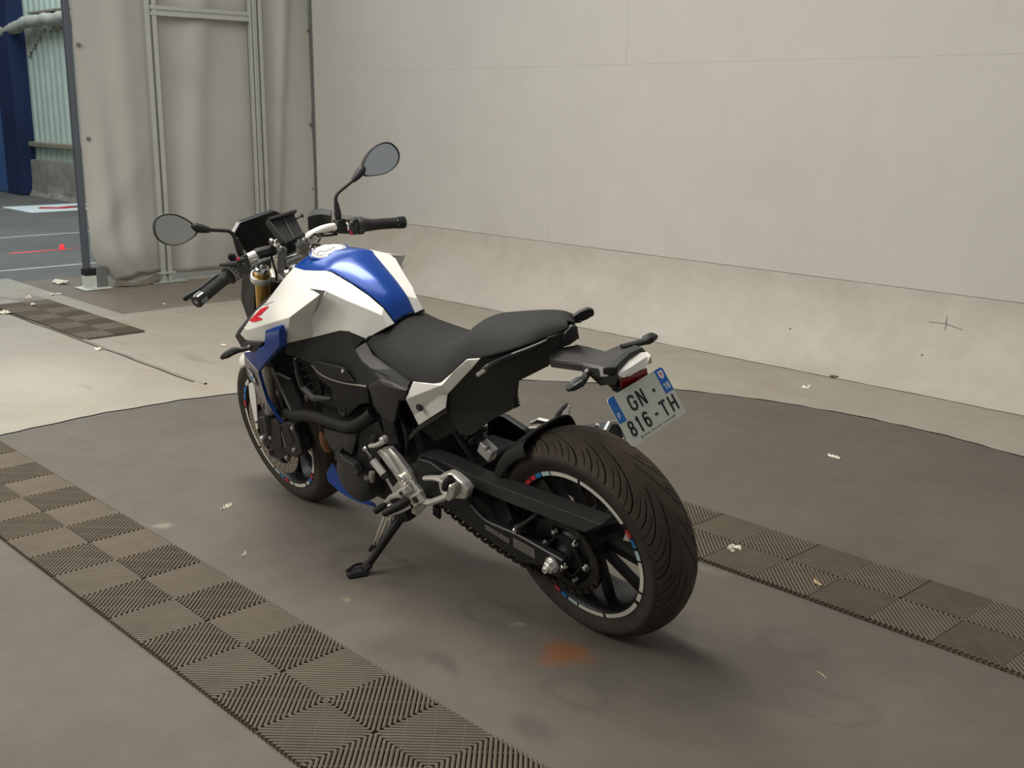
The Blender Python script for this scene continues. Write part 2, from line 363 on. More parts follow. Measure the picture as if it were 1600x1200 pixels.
# raised lips along the channel
def wob_bar(name, x0, x1, y, w_, h_, m, amp=0.006, n=40, z=0.0):
    vs, fs = [], []
    for i in range(n + 1):
        x = x0 + (x1 - x0) * i / n; dy = amp * (noise.noise(Vector((x * 3, y, 0)))); dh = h_ * (0.7 + 0.5 * noise.noise(Vector((x * 9, y + 4, 0))))
        vs += [(x, y - w_ / 2 + dy, z - 0.01), (x, y - w_ / 3 + dy, z + dh), (x, y + w_ / 3 + dy, z + dh), (x, y + w_ / 2 + dy, z - 0.01)]
    for i in range(n):
        for k in range(3): fs.append((4 * i + k, 4 * i + k + 1, 4 * i + 5 + k, 4 * i + 4 + k))
    return link(name, vs, fs, m, None, False)
struct(wob_bar('trim_1', 0.53, 2.06, -1.168, 0.022, 0.010, M['booth_floor']))
struct(wob_bar('trim_2', 0.62, 4.4, -1.146, 0.018, 0.0015, M['gap'], 0.01, 80))

struct(wob_bar('trim_6', -4.2, 2.9, -3.836, 0.016, 0.0035, M['tarp_dirt_shade'], 0.010, 140))  # dark strip painting the shade in the crease at the cove's foot
# --- interlocking rib tiles
TS = 0.19805                       # one quarter of a tile
def tile_mesh(name, x0=-1, x1=1):
    vs, fs = [], []
    H = 0.0138
    def rib(p, q, wd, h=H, z0=0.002):
        d = Vector((q[0] - p[0], q[1] - p[1])); L_ = d.length
        if L_ < 1e-5: return
        d /= L_; nx, ny = -d.y * wd / 2, d.x * wd / 2; t = 0.3
        n0 = len(vs)
        for (e, s) in ((p, 1), (q, 1)):
            vs.append((e[0] - nx, e[1] - ny, z0)); vs.append((e[0] - nx, e[1] - ny, h - 0.002))
            vs.append((e[0] - nx * t, e[1] - ny * t, h)); vs.append((e[0] + nx * t, e[1] + ny * t, h))
            vs.append((e[0] + nx, e[1] + ny, h - 0.002)); vs.append((e[0] + nx, e[1] + ny, z0))
        for k in range(5): fs.append((n0 + k, n0 + k + 1, n0 + 7 + k, n0 + 6 + k))
        fs.append(tuple(n0 + k for k in range(5, -1, -1))); fs.append(tuple(n0 + 6 + k for k in range(6)))
    N = 24; pitch = 2 * TS / N
    def clipx(a, b, lo, hi):
        # clip a segment to lo <= x <= hi
        (ax, ay), (bx, by) = a, b
        if ax > bx: ax, ay, bx, by = bx, by, ax, ay
        if bx <= lo or ax >= hi: return None
        if ax < lo: ay = ay + (by - ay) * (lo - ax) / (bx - ax); ax = lo
        if bx > hi: by = ay + (by - ay) * (hi - ax) / (bx - ax); bx = hi
        return (ax, ay), (bx, by)
    lo, hi = x0 * TS, x1 * TS
    for sx in (-1, 1):
        for sy in (-1, 1):
            for k in range(N):
                c = (k + 0.55) * pitch                 # |x| + |y| = c inside the quarter
                a0 = max(0.0, c - TS); a1 = min(TS - 0.001, c)
                if a1 - a0 < 0.004: continue
                seg = clipx((sx * a0, sy * (c - a0)), (sx * a1, sy * (c - a1)), lo, hi)
                if seg: rib(seg[0], seg[1], 0.0081)
            # thin supports running across the ribs
            for kk in (0.5, 1.0):
                s2 = clipx((sx * TS * (1 - kk) * 1.0, sy * TS * kk * 0.0 + sy * 0.0), (sx * TS * (1 - kk) + sx * TS * kk * 0.98, sy * TS * kk * 0.98), lo, hi)
                if s2: rib(s2[0], s2[1], 0.003, H - 0.0012)
            s2 = clipx((0.0, sy * TS * 0.5), (sx * TS * 0.48, sy * TS * 0.98), lo, hi)
            if s2: rib(s2[0], s2[1], 0.003, H - 0.0012)
    # rim
    e = 0.0012
    for (p, q) in (((lo + e, -TS + e), (hi - e, -TS + e)), ((lo + e, TS - e), (hi - e, TS - e)), ((lo + e, -TS + e), (lo + e, TS - e)), ((hi - e, -TS + e), (hi - e, TS - e))):
        rib(p, q, 0.0022, H - 0.006, 0.0)
    me = bpy.data.meshes.new(name); me.from_pydata(vs, [], fs); me.update(); return me
TM = tile_mesh('tile'); TM.materials.append(M['tile'])
TMH = tile_mesh('tile_cut', -1, 0); TMH.materials.append(M['tile'])
TMD = tile_mesh('tile_dust'); TMD.materials.append(M['tile_dusty'])
def track(label, x0, y0, dirx, n, first=TM, phi=0.0, group='rib tile tracks'):
    """x0,y0: corner of the first tile; tiles run towards -x, the width runs towards +y"""
    t = thing('tile_track', label, 'floor mat', (x0, y0, 0), phi, group)
    bk = MB().box((-n * TS, TS, 0.001), (2 * n * TS, 2 * TS - 0.004, 0.0016)).build('rib_gap_shade', M['gap'], t)  # dark sheet painting the shade seen between the ribs
    for k in range(n):
        o = bpy.data.objects.new('tile', first if not isinstance(first, list) else first[k]); COL.objects.link(o); o.parent = t
        o.location = (-TS - 2 * TS * k, TS, 0)
    return t
t1 = track('brown ribbed tile track along the left side, running to the bottom edge', -0.046, 0.0156, -1, 11)
o = bpy.data.objects.new('tile', TMH); COL.objects.link(o); o.parent = t1; o.location = (TS, TS, 0)
track('brown ribbed tile track on the right, behind the rear tyre', -2.494 + 12 * TS, -1.599, -1, 12, phi=0.0)
tb = track('short ribbed tile track let into the pale floor by the grey panel', 4.03, -1.56, -1, 5, [TMD, TM, TM, TM, TM])

# --- cove wall (right): panels above, curved foot below
YW = -4.2
wl = bpy.data.objects.new('wall_right', None); COL.objects.link(wl); wl['kind'] = 'structure'
def wall_panel(x0, x1, z0, z1, dy=0.0):
    o = MB().box(((x0 + x1) / 2, YW - 0.01 + dy, (z0 + z1) / 2), (abs(x1 - x0) - 0.0006, 0.02, z1 - z0 - 0.0006)).build('panel', M['wall'], wl, False)
    return o
lowx = [3.965, 1.0, -1.455, -3.9, -6.4]
for a, b in zip(lowx[:-1], lowx[1:]): wall_panel(a, b, 0.49, 1.722, random.uniform(-0.0008, 0.0008))
upx = [3.965, 2.75, 0.305, -2.135, -4.6, -6.4]
for a, b in zip(upx[:-1], upx[1:]): wall_panel(a, b, 1.722, 4.2, random.uniform(-0.0008, 0.0008))
MB().box((-1.2, YW - 0.0305, 2.1), (10.5, 0.02, 4.2)).build('backing', M['wall'], wl)
def cove(x0, x1, name):
    vs, fs = [], []; R_ = 0.4836; nx = 160; na = 18
    for i in range(nx + 1):
        x = x0 + (x1 - x0) * i / nx
        for k in range(na + 1):
            a = rad(76.4) * k / na
            y = YW + R_ * (1 - math.cos(a)); z = 0.488 - R_ * math.sin(a) * 1.04
            wv = 0.006 * noise.noise(Vector((x * 1.7, k * 0.16, 3.0)))
            vs.append((x, y + wv, z))
    for i in range(nx):
        for k in range(na): q = i * (na + 1) + k; fs.append((q, q + 1, q + na + 2, q + na + 1))
    o = link(name, vs, fs, M['cove'], wl, True); fixn(o); return o
cove(3.93, -6.4, 'cove_foot')
# cross-shaped cut in the foot of the cove
ck = MB()
for p, q in (((-1.956, -4.172, 0.327), (-2.049, -4.172, 0.330)), ((-2.049, -4.172, 0.330), (-2.150, -4.168, 0.311)), ((-2.047, -4.184, 0.369), (-2.055, -4.160, 0.296))): ck.bar(p, q, 0.0025, 0.003)
ck.build('cut_mark', M['tarp_dirt_shade'], wl)
for x, y, z in ((-1.142, -4.094, 0.176), (-1.98, -4.080, 0.158)): MB().lathe([(0.0, 0.002), (0.007, 0.001), (0.008, -0.003)], (x, y, z), (0, 0.8, 0.6), 10).build('screw_head', M['tarp_dirt_shade'], wl)
# --- back wall of the booth: tarpaulin sheets laced to an aluminium frame
XP = 4.0
wbk = bpy.data.objects.new('wall_back', None); COL.objects.link(wbk); wbk['kind'] = 'structure'
def tarp(name, y0, y1, z0, z1, fn, m=M['tarp'], ny=50, nz=70):
    vs, fs = [], []
    for i in range(ny + 1):
        for k in range(nz + 1):
            y = y0 + (y1 - y0) * i / ny; z = z0 + (z1 - z0) * k / nz
            vs.append(fn(y, z))
    for i in range(ny):
        for k in range(nz): q = i * (nz + 1) + k; fs.append((q, q + 1, q + nz + 2, q + nz + 1))
    o = link(name, vs, fs, m, wbk, True); fixn(o); solid(o, 0.002, 0); return o
def f_left(y, z):
    s = (y + 2.06) / (-0.60)              # 0 at the free edge .. 1 at the post
    dx = -0.05 * math.exp(-((s - 0.25) / 0.16) ** 2) * (0.5 + 0.5 * math.sin(z * 2.1 + 0.6)) - 0.035 * math.exp(-((s - 0.62) / 0.2) ** 2)
    # diagonal pull towards the lower eyelet, rounded belly at the foot
    dg = (z - 0.40) - 0.75 * s
    dx += -0.028 * math.exp(-(dg / 0.16) ** 2) * max(0, 1 - s) - 0.055 * math.exp(-((z - 0.26) / 0.2) ** 2) * math.sin(PI * min(1, max(0, s)))
    yy, zz = y, z
    if z < 0.32:                             # free lower corner pulls in and curls
        t = (0.32 - z) / 0.32
        yy = y - (1 - s) * 0.24 * t ** 1.7
        zz = z + 0.065 * t * min(1.0, s * 2.2)
    return (XP + dx, yy, zz)
def f_mid(y, z):
    s = (y + 2.66) / (-0.9)
    dx = -0.035 * math.exp(-((s - 0.30 - 0.10 * z) / 0.13) ** 2) - 0.05 * math.exp(-((s - 0.62) / 0.25) ** 2) * math.exp(-((z - 0.15) / 0.5) ** 2)
    dg = (z - 1.75) + 0.45 * s
    dx += 0.028 * math.exp(-(dg / 0.12) ** 2) * math.sin(PI * min(1, max(0, s)))
    dx += 0.03 * max(0, 1 - z / 0.35)
    return (XP + 0.01 + dx, y, z)
def f_right(y, z):
    s = (y + 3.62) / (-0.6)
    dx = 0.02 * math.sin(s * 4 + z) - 0.03 * math.exp(-((s - 0.35 - 0.12 * (z - 1)) / 0.1) ** 2) + 0.015 * math.exp(-((z - 1.55 + 0.3 * s) / 0.1) ** 2)
    return (XP + 0.012 + dx, y, z)
tarp('tarp_sheet', -2.06, -2.66, 0.02, 3.4, f_left)
tarp('tarp_sheet', -2.66, -3.58, 0.055, 3.4, f_mid)
tarp('tarp_sheet', -3.60, -4.19, 0.02, 3.4, f_right)
# soiled skirt, coloured dark to stand for the shade under the raised foot
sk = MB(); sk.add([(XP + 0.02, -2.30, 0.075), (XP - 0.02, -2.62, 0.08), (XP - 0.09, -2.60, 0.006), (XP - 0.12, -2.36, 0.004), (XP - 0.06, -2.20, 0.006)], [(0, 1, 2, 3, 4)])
o = sk.build('skirt_shade_flap', M['tarp_dirt_shade'], wbk); solid(o, 0.003, 0)
MB().tube([(XP - 0.03, -2.17, 0.16), (XP - 0.09, -2.24, 0.03), (XP - 0.14, -2.36, 0.008), (XP - 0.12, -2.50, 0.012), (XP - 0.05, -2.66, 0.06)], 0.004, 6).build('hem_rope', M['tarp_dirt_shade'], wbk, True)
def profile(name, y, w_, z0, z1, x=XP - 0.03, dep=0.04, nsl=1, par=wbk):
    """slotted aluminium extrusion, upright"""
    mb = MB(); mb.box((x + 0.006, y, (z0 + z1) / 2), (dep - 0.012, w_, z1 - z0))
    lips = [(-w_ / 2, -w_ / 2 + w_ * 0.2)]
    k = nsl
    edges = np.linspace(-w_ / 2, w_ / 2, 2 * k + 2)
    for i in range(k + 1):
        a, b = edges[2 * i], edges[2 * i + 1]
        mb.box((x - dep / 2 + 0.006, y + (a + b) / 2, (z0 + z1) / 2), (0.014, (b - a) * 1.25, z1 - z0))
    o = mb.build(name, M['alu'], par, False, 0.0015, 1)
    MB().box((x - dep / 2 + 0.010, y, (z0 + z1) / 2), (0.010, w_ * 0.36, z1 - z0 - 0.02)).build('slot', M['alu_dark'], o)
    return o
profile('post', -2.672, 0.085, 0.03, 3.4, XP - 0.05)
profile('post', -3.572, 0.045, 0.03, 3.4, XP - 0.055)
profile('post', -3.632, 0.075, 0.03, 3.4, XP - 0.045)
o = MB(); o.box((XP - 0.06, -3.11, 2.132), (0.03, 0.885, 0.032)); o.box((XP - 0.06, -3.11, 2.178), (0.03, 0.885, 0.032)); o.box((XP - 0.052, -3.11, 2.155), (0.02, 0.885, 0.07))
o.build('cross_rail', M['alu'], wbk, False, 0.002, 1)
for (y, s) in ((-2.672, 1), (-3.60, 1)):
    b = MB(); b.box((XP - 0.06, y, 0.075), (0.05, 0.15, 0.016)); b.box((XP - 0.06, y - 0.03, 0.035), (0.02, 0.02, 0.07)); b.box((XP - 0.06, y + 0.03, 0.035), (0.02, 0.02, 0.07)); b.box((XP - 0.07, y, 0.0035), (0.12, 0.30, 0.007))
    b.build('foot_plate', M['alu'], wbk, False, 0.002, 1)
# free-edge pole with its strapped foot
MB().box((XP + 0.01, -2.028, 1.75), (0.05, 0.048, 3.3)).build('edge_pole', M['pole'], wbk, False, 0.004, 1)
pf = MB(); pf.box((XP - 0.01, -2.035, 0.06), (0.09, 0.085, 0.12)); pf.box((XP - 0.02, -2.06, 0.006), (0.20, 0.22, 0.012))
pf.build('pole_foot', M['paint_white'], wbk, False, 0.003, 1)
MB().box((XP - 0.01, -2.035, 0.135), (0.094, 0.089, 0.06)).build('pole_strap', M['rubber'], wbk, False, 0.006, 1)
MB().box((XP - 0.045, -2.12, 0.09), (0.03, 0.09, 0.17)).build('foot_bracket', M['alu_dark'], wbk, False, 0.004, 1)
for (y, z) in ((-2.098, 1.87), (-2.115, 1.17), (-2.115, 0.335), (-4.175, 2.08), (-4.17, 1.27), (-4.17, 0.70)):
    MB().lathe([(0.0, -0.004), (0.012, -0.004), (0.015, 0.0), (0.015, 0.03)], (XP - 0.004 - (0.02 if y > -3 else 0.0), y, z), (1, 0, 0), 14).build('eyelet_screw', M['alu_dark'], wbk, True)
MB().box((XP - 0.01, -4.196, 1.9), (0.03, 0.010, 3.0)).build('edge_seam', M['alu_dark'], wbk)

# --- hall side wall beyond the panel
YH = -5.3
hw = bpy.data.objects.new('wall_hall', None); COL.objects.link(hw); hw['kind'] = 'structure'
# concrete plinth with a broken foot
vs, fs = [], []
nx_ = 60
for i in range(nx_ + 1):
    x = 3.9 + (14.05 - 3.9) * i / nx_
    a = 0.04 * noise.noise(Vector((x * 2.3, 0, 1))); c = 0.05 + 0.05 * noise.noise(Vector((x * 3.1, 5, 1)))
    vs += [(x, YH + c * 0.6 + 0.03, -0.006), (x, YH + 0.012 + a * 0.3, 0.07 + a), (x, YH, 0.16 + a), (x, YH - 0.005, 0.555), (x, YH - 0.16, 0.565)]
for i in range(nx_):
    for k in range(4): fs.append((5 * i + k, 5 * i + k + 1, 5 * i + 6 + k, 5 * i + 5 + k))
o = link('plinth', vs, fs, M['plinth'], hw); fixn(o)
# corrugated sheeting
vs, fs = [], []; xs = []
x = 3.9
while x < 13.75:
    for dx, dd in ((0.0, 0.0), (0.075, 0.0), (0.105, 0.035), (0.18, 0.035)): xs.append((x + dx, dd))
    x += 0.21
for (x, d_) in xs: vs += [(x, YH - 0.13 + d_, 0.56), (x, YH - 0.13 + d_, 5.5)]
fs = [(2 * i, 2 * i + 1, 2 * i + 3, 2 * i + 2) for i in range(len(xs) - 1)]
o = link('corrugated_sheet', vs, fs, M['sheet'], hw); fixn(o); solid(o, 0.004, 0)
MB().box((8.9, YH - 0.05, 0.80), (9.9, 0.11, 0.075)).build('rail', M['timber'], hw, False, 0.01, 2)
# pipe wrapped in lagging under a ledge
mb = MB(); pts = []; rr = []
for i in range(60):
    x = 9.5 + i * 0.1; sag = 0.0 if x < 13.0 else -0.11 * (x - 13.0) ** 1.2
    pts.append((x, YH + 0.10 + 0.01 * math.sin(i), 2.62 + sag + 0.012 * math.sin(i * 0.9))); rr.append(0.085 + 0.012 * math.sin(i * 2.4))
mb.tube(pts, rr, 14, True, False).build('lagged_pipe', M['duct'], hw, True)
# stepped facing boards above the sheeting, under the pipe
for i, x in enumerate(np.arange(11.3, 13.62, 0.105)):
    drop = 0.20 + 0.03 * (i % 3) if i < 17 else 0.24 + (i - 16) * 0.055
    MB().box((x, YH - 0.075, 2.72 - drop / 2), (0.085, 0.02, drop)).build('patch', M['duct'] if i > 12 else M['timber'], hw)
MB().box((11.0, YH - 0.06, 2.76), (4.6, 0.14, 0.03)).build('ledge', M['timber'], hw)
# steel column: navy flanges and web
cb = MB(); cb.box((14.05, YH + 0.02, 2.4), (0.62, 0.30, 4.8)); 
cb.build('column', M['column_blue'], hw, False, 0.006, 1)
MB().box((14.66, YH + 0.05, 2.4), (0.40, 0.16, 4.8)).build('column_flange', mat('mid_blue_steel', (0.05, 0.13, 0.32), 0.5, 0, 0.4), hw, False, 0.006, 1)
struct(MB().box((22.0, -2, 3), (0.2, 22, 6)).build('wall_end', M['plinth']))
struct(MB().box((6.0, 15.5, 3), (34, 0.2, 6.4)).build('wall_left', M['sheet']))
struct(MB().box((17.5, YH - 0.3, 3), (7, 0.2, 6)).build('wall_far', M['plinth']))
for i, x in enumerate((8.03, 5.46)):
    struct(MB().box((x, -3.0, -0.0045), (0.045, 4.4, 0.001)).build('trim_%d' % (3 + i), M['paint_white']))
struct(MB().box((11.55, -3.55, -0.0045), (0.03, 1.2, 0.001)).build('trim_5', M['paint_white']))

# --- loose things on the floor
ps = thing('floor_poster', 'white board with a red and black print lying by the concrete plinth', 'poster', (11.2, -4.72, 0))
MB().box((0, 0, 0.002), (1.05, 1.25, 0.012)).build('board', M['poster'], ps, False, 0.002, 1)
pr = MB(); pr.add([(0.20, 0.22, 0.0086), (-0.04, 0.34, 0.0086), (-0.26, 0.06, 0.0086), (-0.16, -0.20, 0.0086), (0.10, -0.16, 0.0086), (0.02, 0.05, 0.0086)], [(0, 1, 2, 3, 4, 5)])
pr.build('red_print', M['print_red'], ps)
MB().add([(0.10, -0.12, 0.0088), (-0.16, -0.18, 0.0088), (-0.22, -0.36, 0.0088), (0.06, -0.38, 0.0088)], [(0, 1, 2, 3)]).build('black_print', M['ink'], ps)
lz = thing('laser_marker', 'small red light marker with a thin red streak on the hall floor', 'marker', (*(6.6166,-2.8744), -0.005))
mb = MB(); mb.lathe([(0.0, 0.052), (0.020, 0.050), (0.024, 0.040), (0.018, 0.030), (0.026, 0.020), (0.026, 0.0)], (0, 0, 0), (0, 0, 1), 16); mb.build('marker_body', M['laser'], lz, True)
MB().add([(0.0, -0.30, 0.0012), (0.012, 0.0, 0.0012), (0.028, 0.45, 0.0012), (0.018, 0.55, 0.0012), (-0.018, 0.5, 0.0012), (-0.028, 0.28, 0.0012), (-0.008, 0.0, 0.0012)], [(0, 1, 2, 3, 4, 5, 6)]).build('light_streak', M['laser'], lz)

def crumple(name, label, x, y, z, sx, sy, sz, seed, m=M['scrap'], kind='wad', rot=0.0, group=None):
    rs = random.Random(seed); vs, fs = [], []
    if kind == 'wad':
        bm = bmesh.new(); bmesh.ops.create_icosphere(bm, subdivisions=2, radius=1.0)
        for v in bm.verts:
            k = 0.72 + 0.6 * noise.noise(v.co * 1.7 + Vector((seed * 3.1, 0, 0)))
            v.co = Vector((v.co.x * sx * k, v.co.y * sy * k, (v.co.z * 0.5 + 0.42) * sz * max(0.4, k)))
            if v.co.z < 0.0005: v.co.z = 0.0005
        me = bpy.data.meshes.new(name); bm.to_mesh(me); bm.free()
    else:                                   # curl: a bent strip
        n = 12
        for i in range(n + 1):
            a = (-0.1 + 1.5 * i / n) * (PI if kind == 'curl' else 0.55)
            wd = sy * (0.25 + 0.75 * math.sin(PI * (i + 0.6) / (n + 1.2))) * (0.75 + 0.5 * rs.random())
            cx, cy = math.cos(a) * sx * 0.8, math.sin(a) * sx * 0.8
            if kind == 'flat': cx, cy = (i / n - 0.5) * 2 * sx, 0.25 * sx * math.sin(i / n * 3 + seed)
            h = sz * (0.25 + 0.75 * abs(math.sin(i * 0.9 + seed)))
            vs += [(cx * (1 - wd / sx * 0.3), cy - wd * 0.5, 0.0008), (cx, cy, h), (cx * (1 + wd / sx * 0.2), cy + wd * 0.5, 0.0012)]
        for i in range(n):
            for k in range(2): fs.append((3 * i + k, 3 * i + k + 1, 3 * i + 4 + k, 3 * i + 3 + k))
        me = bpy.data.meshes.new(name); me.from_pydata(vs, [], fs); me.update()
    me.materials.append(m)
    o = bpy.data.objects.new(name, me); COL.objects.link(o); o.location = (x, y, z); o.rotation_euler = (0, 0, rot)
    if kind != 'wad': solid(o, 0.001, 0)
    return tag(o, label, 'litter', group)
G_ = 'white scraps on the floor'
ZB = -0.0012
for a in [
    ('scrap', 'curled white scrap on the turntable between front tyre and left tile track', *(-1.2111,-0.3107), 0.0, 0.030, 0.016, 0.014, 1, M['scrap'], 'flat', -0.9),
    ('scrap', 'small white flake on the turntable left of the side stand', *(-1.6461,-0.1255), 0.0, 0.022, 0.010, 0.010, 2, M['scrap'], 'flat', -0.5),
    ('scrap', 'white C-shaped curl lying on the right tile track', *(-2.7263,-1.3389), 0.0140, 0.026, 0.018, 0.014, 3, M['scrap'], 'curl', -2.3),
    ('scrap', 'T-shaped white flake on the turntable right of the licence plate', *(-2.3821,-2.5359), 0.0, 0.030, 0.018, 0.012, 4, M['scrap'], 'flat', -0.3),
    ('scrap', 'white curl on the pale floor at the foot of the cove', *(-1.6166,-3.5381), 0.0, 0.026, 0.020, 0.014, 5, M['scrap'], 'curl', 0.5),
    ('leaf', 'small tan leaf on the right tile track', *(-3.0615,-1.3097), 0.0140, 0.022, 0.014, 0.008, 6, M['scrap_tan'], 'flat', -0.6),
    ('scrap', 'crumpled white paper on the hall floor left of the pole foot', *(4.4003,-1.9604), -0.005, 0.11, 0.05, 0.05, 7, M['scrap'], 'wad', 0.3),
    ('scrap', 'white crumb on the pale strip, left one beside the ribbed tiles', *(3.8731,-1.6882), ZB, 0.035, 0.02, 0.02, 8, M['scrap'], 'wad', 0.2),
    ('scrap', 'white crumb on the pale strip, right one beside the ribbed tiles', *(3.8718,-1.7371), ZB, 0.03, 0.016, 0.016, 9, M['scrap'], 'wad', 1.2),
    ('scrap', 'white scrap lying on the short tile track, nearer the groove', *(3.4319,-1.3756), 0.0130, 0.05, 0.022, 0.022, 10, M['scrap'], 'wad', -0.5),
    ('scrap', 'white scrap lying on the short tile track, farther end', *(3.7311,-1.4517), 0.0130, 0.04, 0.02, 0.03, 11, M['scrap'], 'wad', 0.9),
    ('scrap', 'torn white rag at the left end of the floor groove', *(3.3066,-1.123), -0.001, 0.07, 0.04, 0.035, 12, M['scrap'], 'wad', 0.4),
    ('scrap', 'splintered white bit on the floor groove beyond the tile end', *(1.739,-1.1139), 0.0, 0.055, 0.025, 0.02, 13, M['scrap'], 'wad', -0.4),
    ('scrap', 'white scrap on the pale floor left of the front indicator', *(1.3492,-1.7383), 0.0, 0.035, 0.018, 0.010, 14, M['scrap'], 'wad', 0.1),
    ('scrap', 'tiny white crumb on the concrete under the left handlebar grip', *(2.9553,-2.1517), -0.002, 0.025, 0.012, 0.010, 15, M['scrap'], 'wad', 0.1),
    ('straw', 'short pale straw on the turntable in front of the right tile track', *(-3.3705,-0.8222), 0.0, 0.022, 0.003, 0.003, 16, M['scrap_tan'], 'flat', -0.5),
    ('scrap', 'dark torn scrap in the crease at the foot of the cove', *(-1.594,-3.8454), 0.002, 0.035, 0.02, 0.016, 17, M['tarp_dirt_shade'], 'wad', 0.1),
]: crumple(*a)

# ================================================================== MOTORCYCLE
BK = {'x': -2.8043, 'y': -0.6414, 'z': 0.003, 'yaw': 0.01301, 'lean': 0.26867, 'steer': -0.04914, 'wb': 1.5025}
bike = bpy.data.objects.new('motorcycle', None); COL.objects.link(bike)
bike.matrix_world = Matrix.Translation((BK['x'], BK['y'], BK['z'])) @ Matrix.Rotation(BK['yaw'], 4, 'Z') @ Matrix.Rotation(-BK['lean'], 4, 'X')
tag(bike, 'blue and white naked motorcycle leaning on its side stand on the turntable', 'motorcycle')
WB = BK['wb']; AR = Vector((0, 0, 0.315)); AF = Vector((WB, 0, 0.300))
RK = rad(29.5)
_piv = Vector((WB + 0.1143, 0, 0)); _rot = Matrix.Rotation(BK['steer'], 3, Vector((-math.sin(RK), 0, math.cos(RK))))
def ST(p): return _rot @ (Vector(p) - _piv) + _piv     # front assembly: turned about the steering axis
def avg(a, b, t=0.5): return tuple(a[i] * (1 - t) + b[i] * t for i in range(3))
def both(fn):
    for s in (1, -1): fn(s)
def mir(p, s): return (p[0], p[1] * s, p[2])

# rim stickers: start and end angle round the rim, colour
def _st(p, q, m): 
    a, b = p[0], q[0]
    d = (b - a + 180) % 360 - 180
    return (a, a + d, m)
RSTK = [_st((-54.49,0.2253), (-59.81,0.2252), 'st_red'), _st((-61.46,0.2255), (-67.21,0.2259), 'st_blue'), _st((-68.77,0.2259), (-77.37,0.2258), 'st_pale'),
        _st((-78.88,0.2268), (-102.94,0.2303), 'st_white'), _st((-105.58,0.2319), (-145.57,0.2265), 'st_white'), _st((-149.49,0.2258), (-157.07,0.2256), 'st_white'), _st((-159.77,0.2244), (174.99,0.2237), 'st_white'),
        _st((173.15,0.2214), (165.83,0.2208), 'st_pale'), _st((163.42,0.2194), (157.12,0.22), 'st_blue'), _st((155.92,0.2205), (149.79,0.22), 'st_red'),
        _st((144.85,0.2206), (103.85,0.2238), 'st_white'), _st((101.59,0.2254), (75.90,0.2246), 'st_white'), _st((74.56,0.2245), (66.02,0.2243), 'st_pale'),
        _st((64.84,0.2241), (58.26,0.2221), 'st_blue'), _st((57.38,0.2221), (51.20,0.2205), 'st_red'), _st((49.19,0.2207), (41.61,0.2199), 'st_red'), _st((40.77,0.2196), (36.55,0.2189), 'st_blue')]
FSTK = [_st((54.65,0.2214), (43.67,0.2227), 'st_white'), _st((40.35,0.2225), (31.62,0.2231), 'st_blue'), _st((29.68,0.2236), (22.93,0.2251), 'st_blue'), _st((21.19,0.2258), (13.58,0.2277), 'st_red'),
        _st((11.11,0.2268), (-30.32,0.2211), 'st_white'), _st((-32.80,0.2218), (-57.40,0.2253), 'st_white'), _st((-59.60,0.2258), (-67.14,0.2274), 'st_pale'), _st((-68.74,0.2275), (-75.16,0.2278), 'st_blue'),
        _st((-76.73,0.2287), (-82.58,0.2303), 'st_red'), _st((-85.20,0.2316), (-91.33,0.2317), 'st_white'), _st((-93.57,0.2321), (-117.84,0.2301), 'st_white'), _st((-121.44,0.2294), (-127.96,0.2297), 'st_pale'),
        _st((-130.29,0.2293), (-135.30,0.2292), 'st_blue'), _st((-137.03,0.2288), (-142.14,0.2299), 'st_red'), _st((-146.67,0.228), (168.34,0.2219), 'st_white'), _st((165.17,0.2216), (150.66,0.2248), 'st_white')]
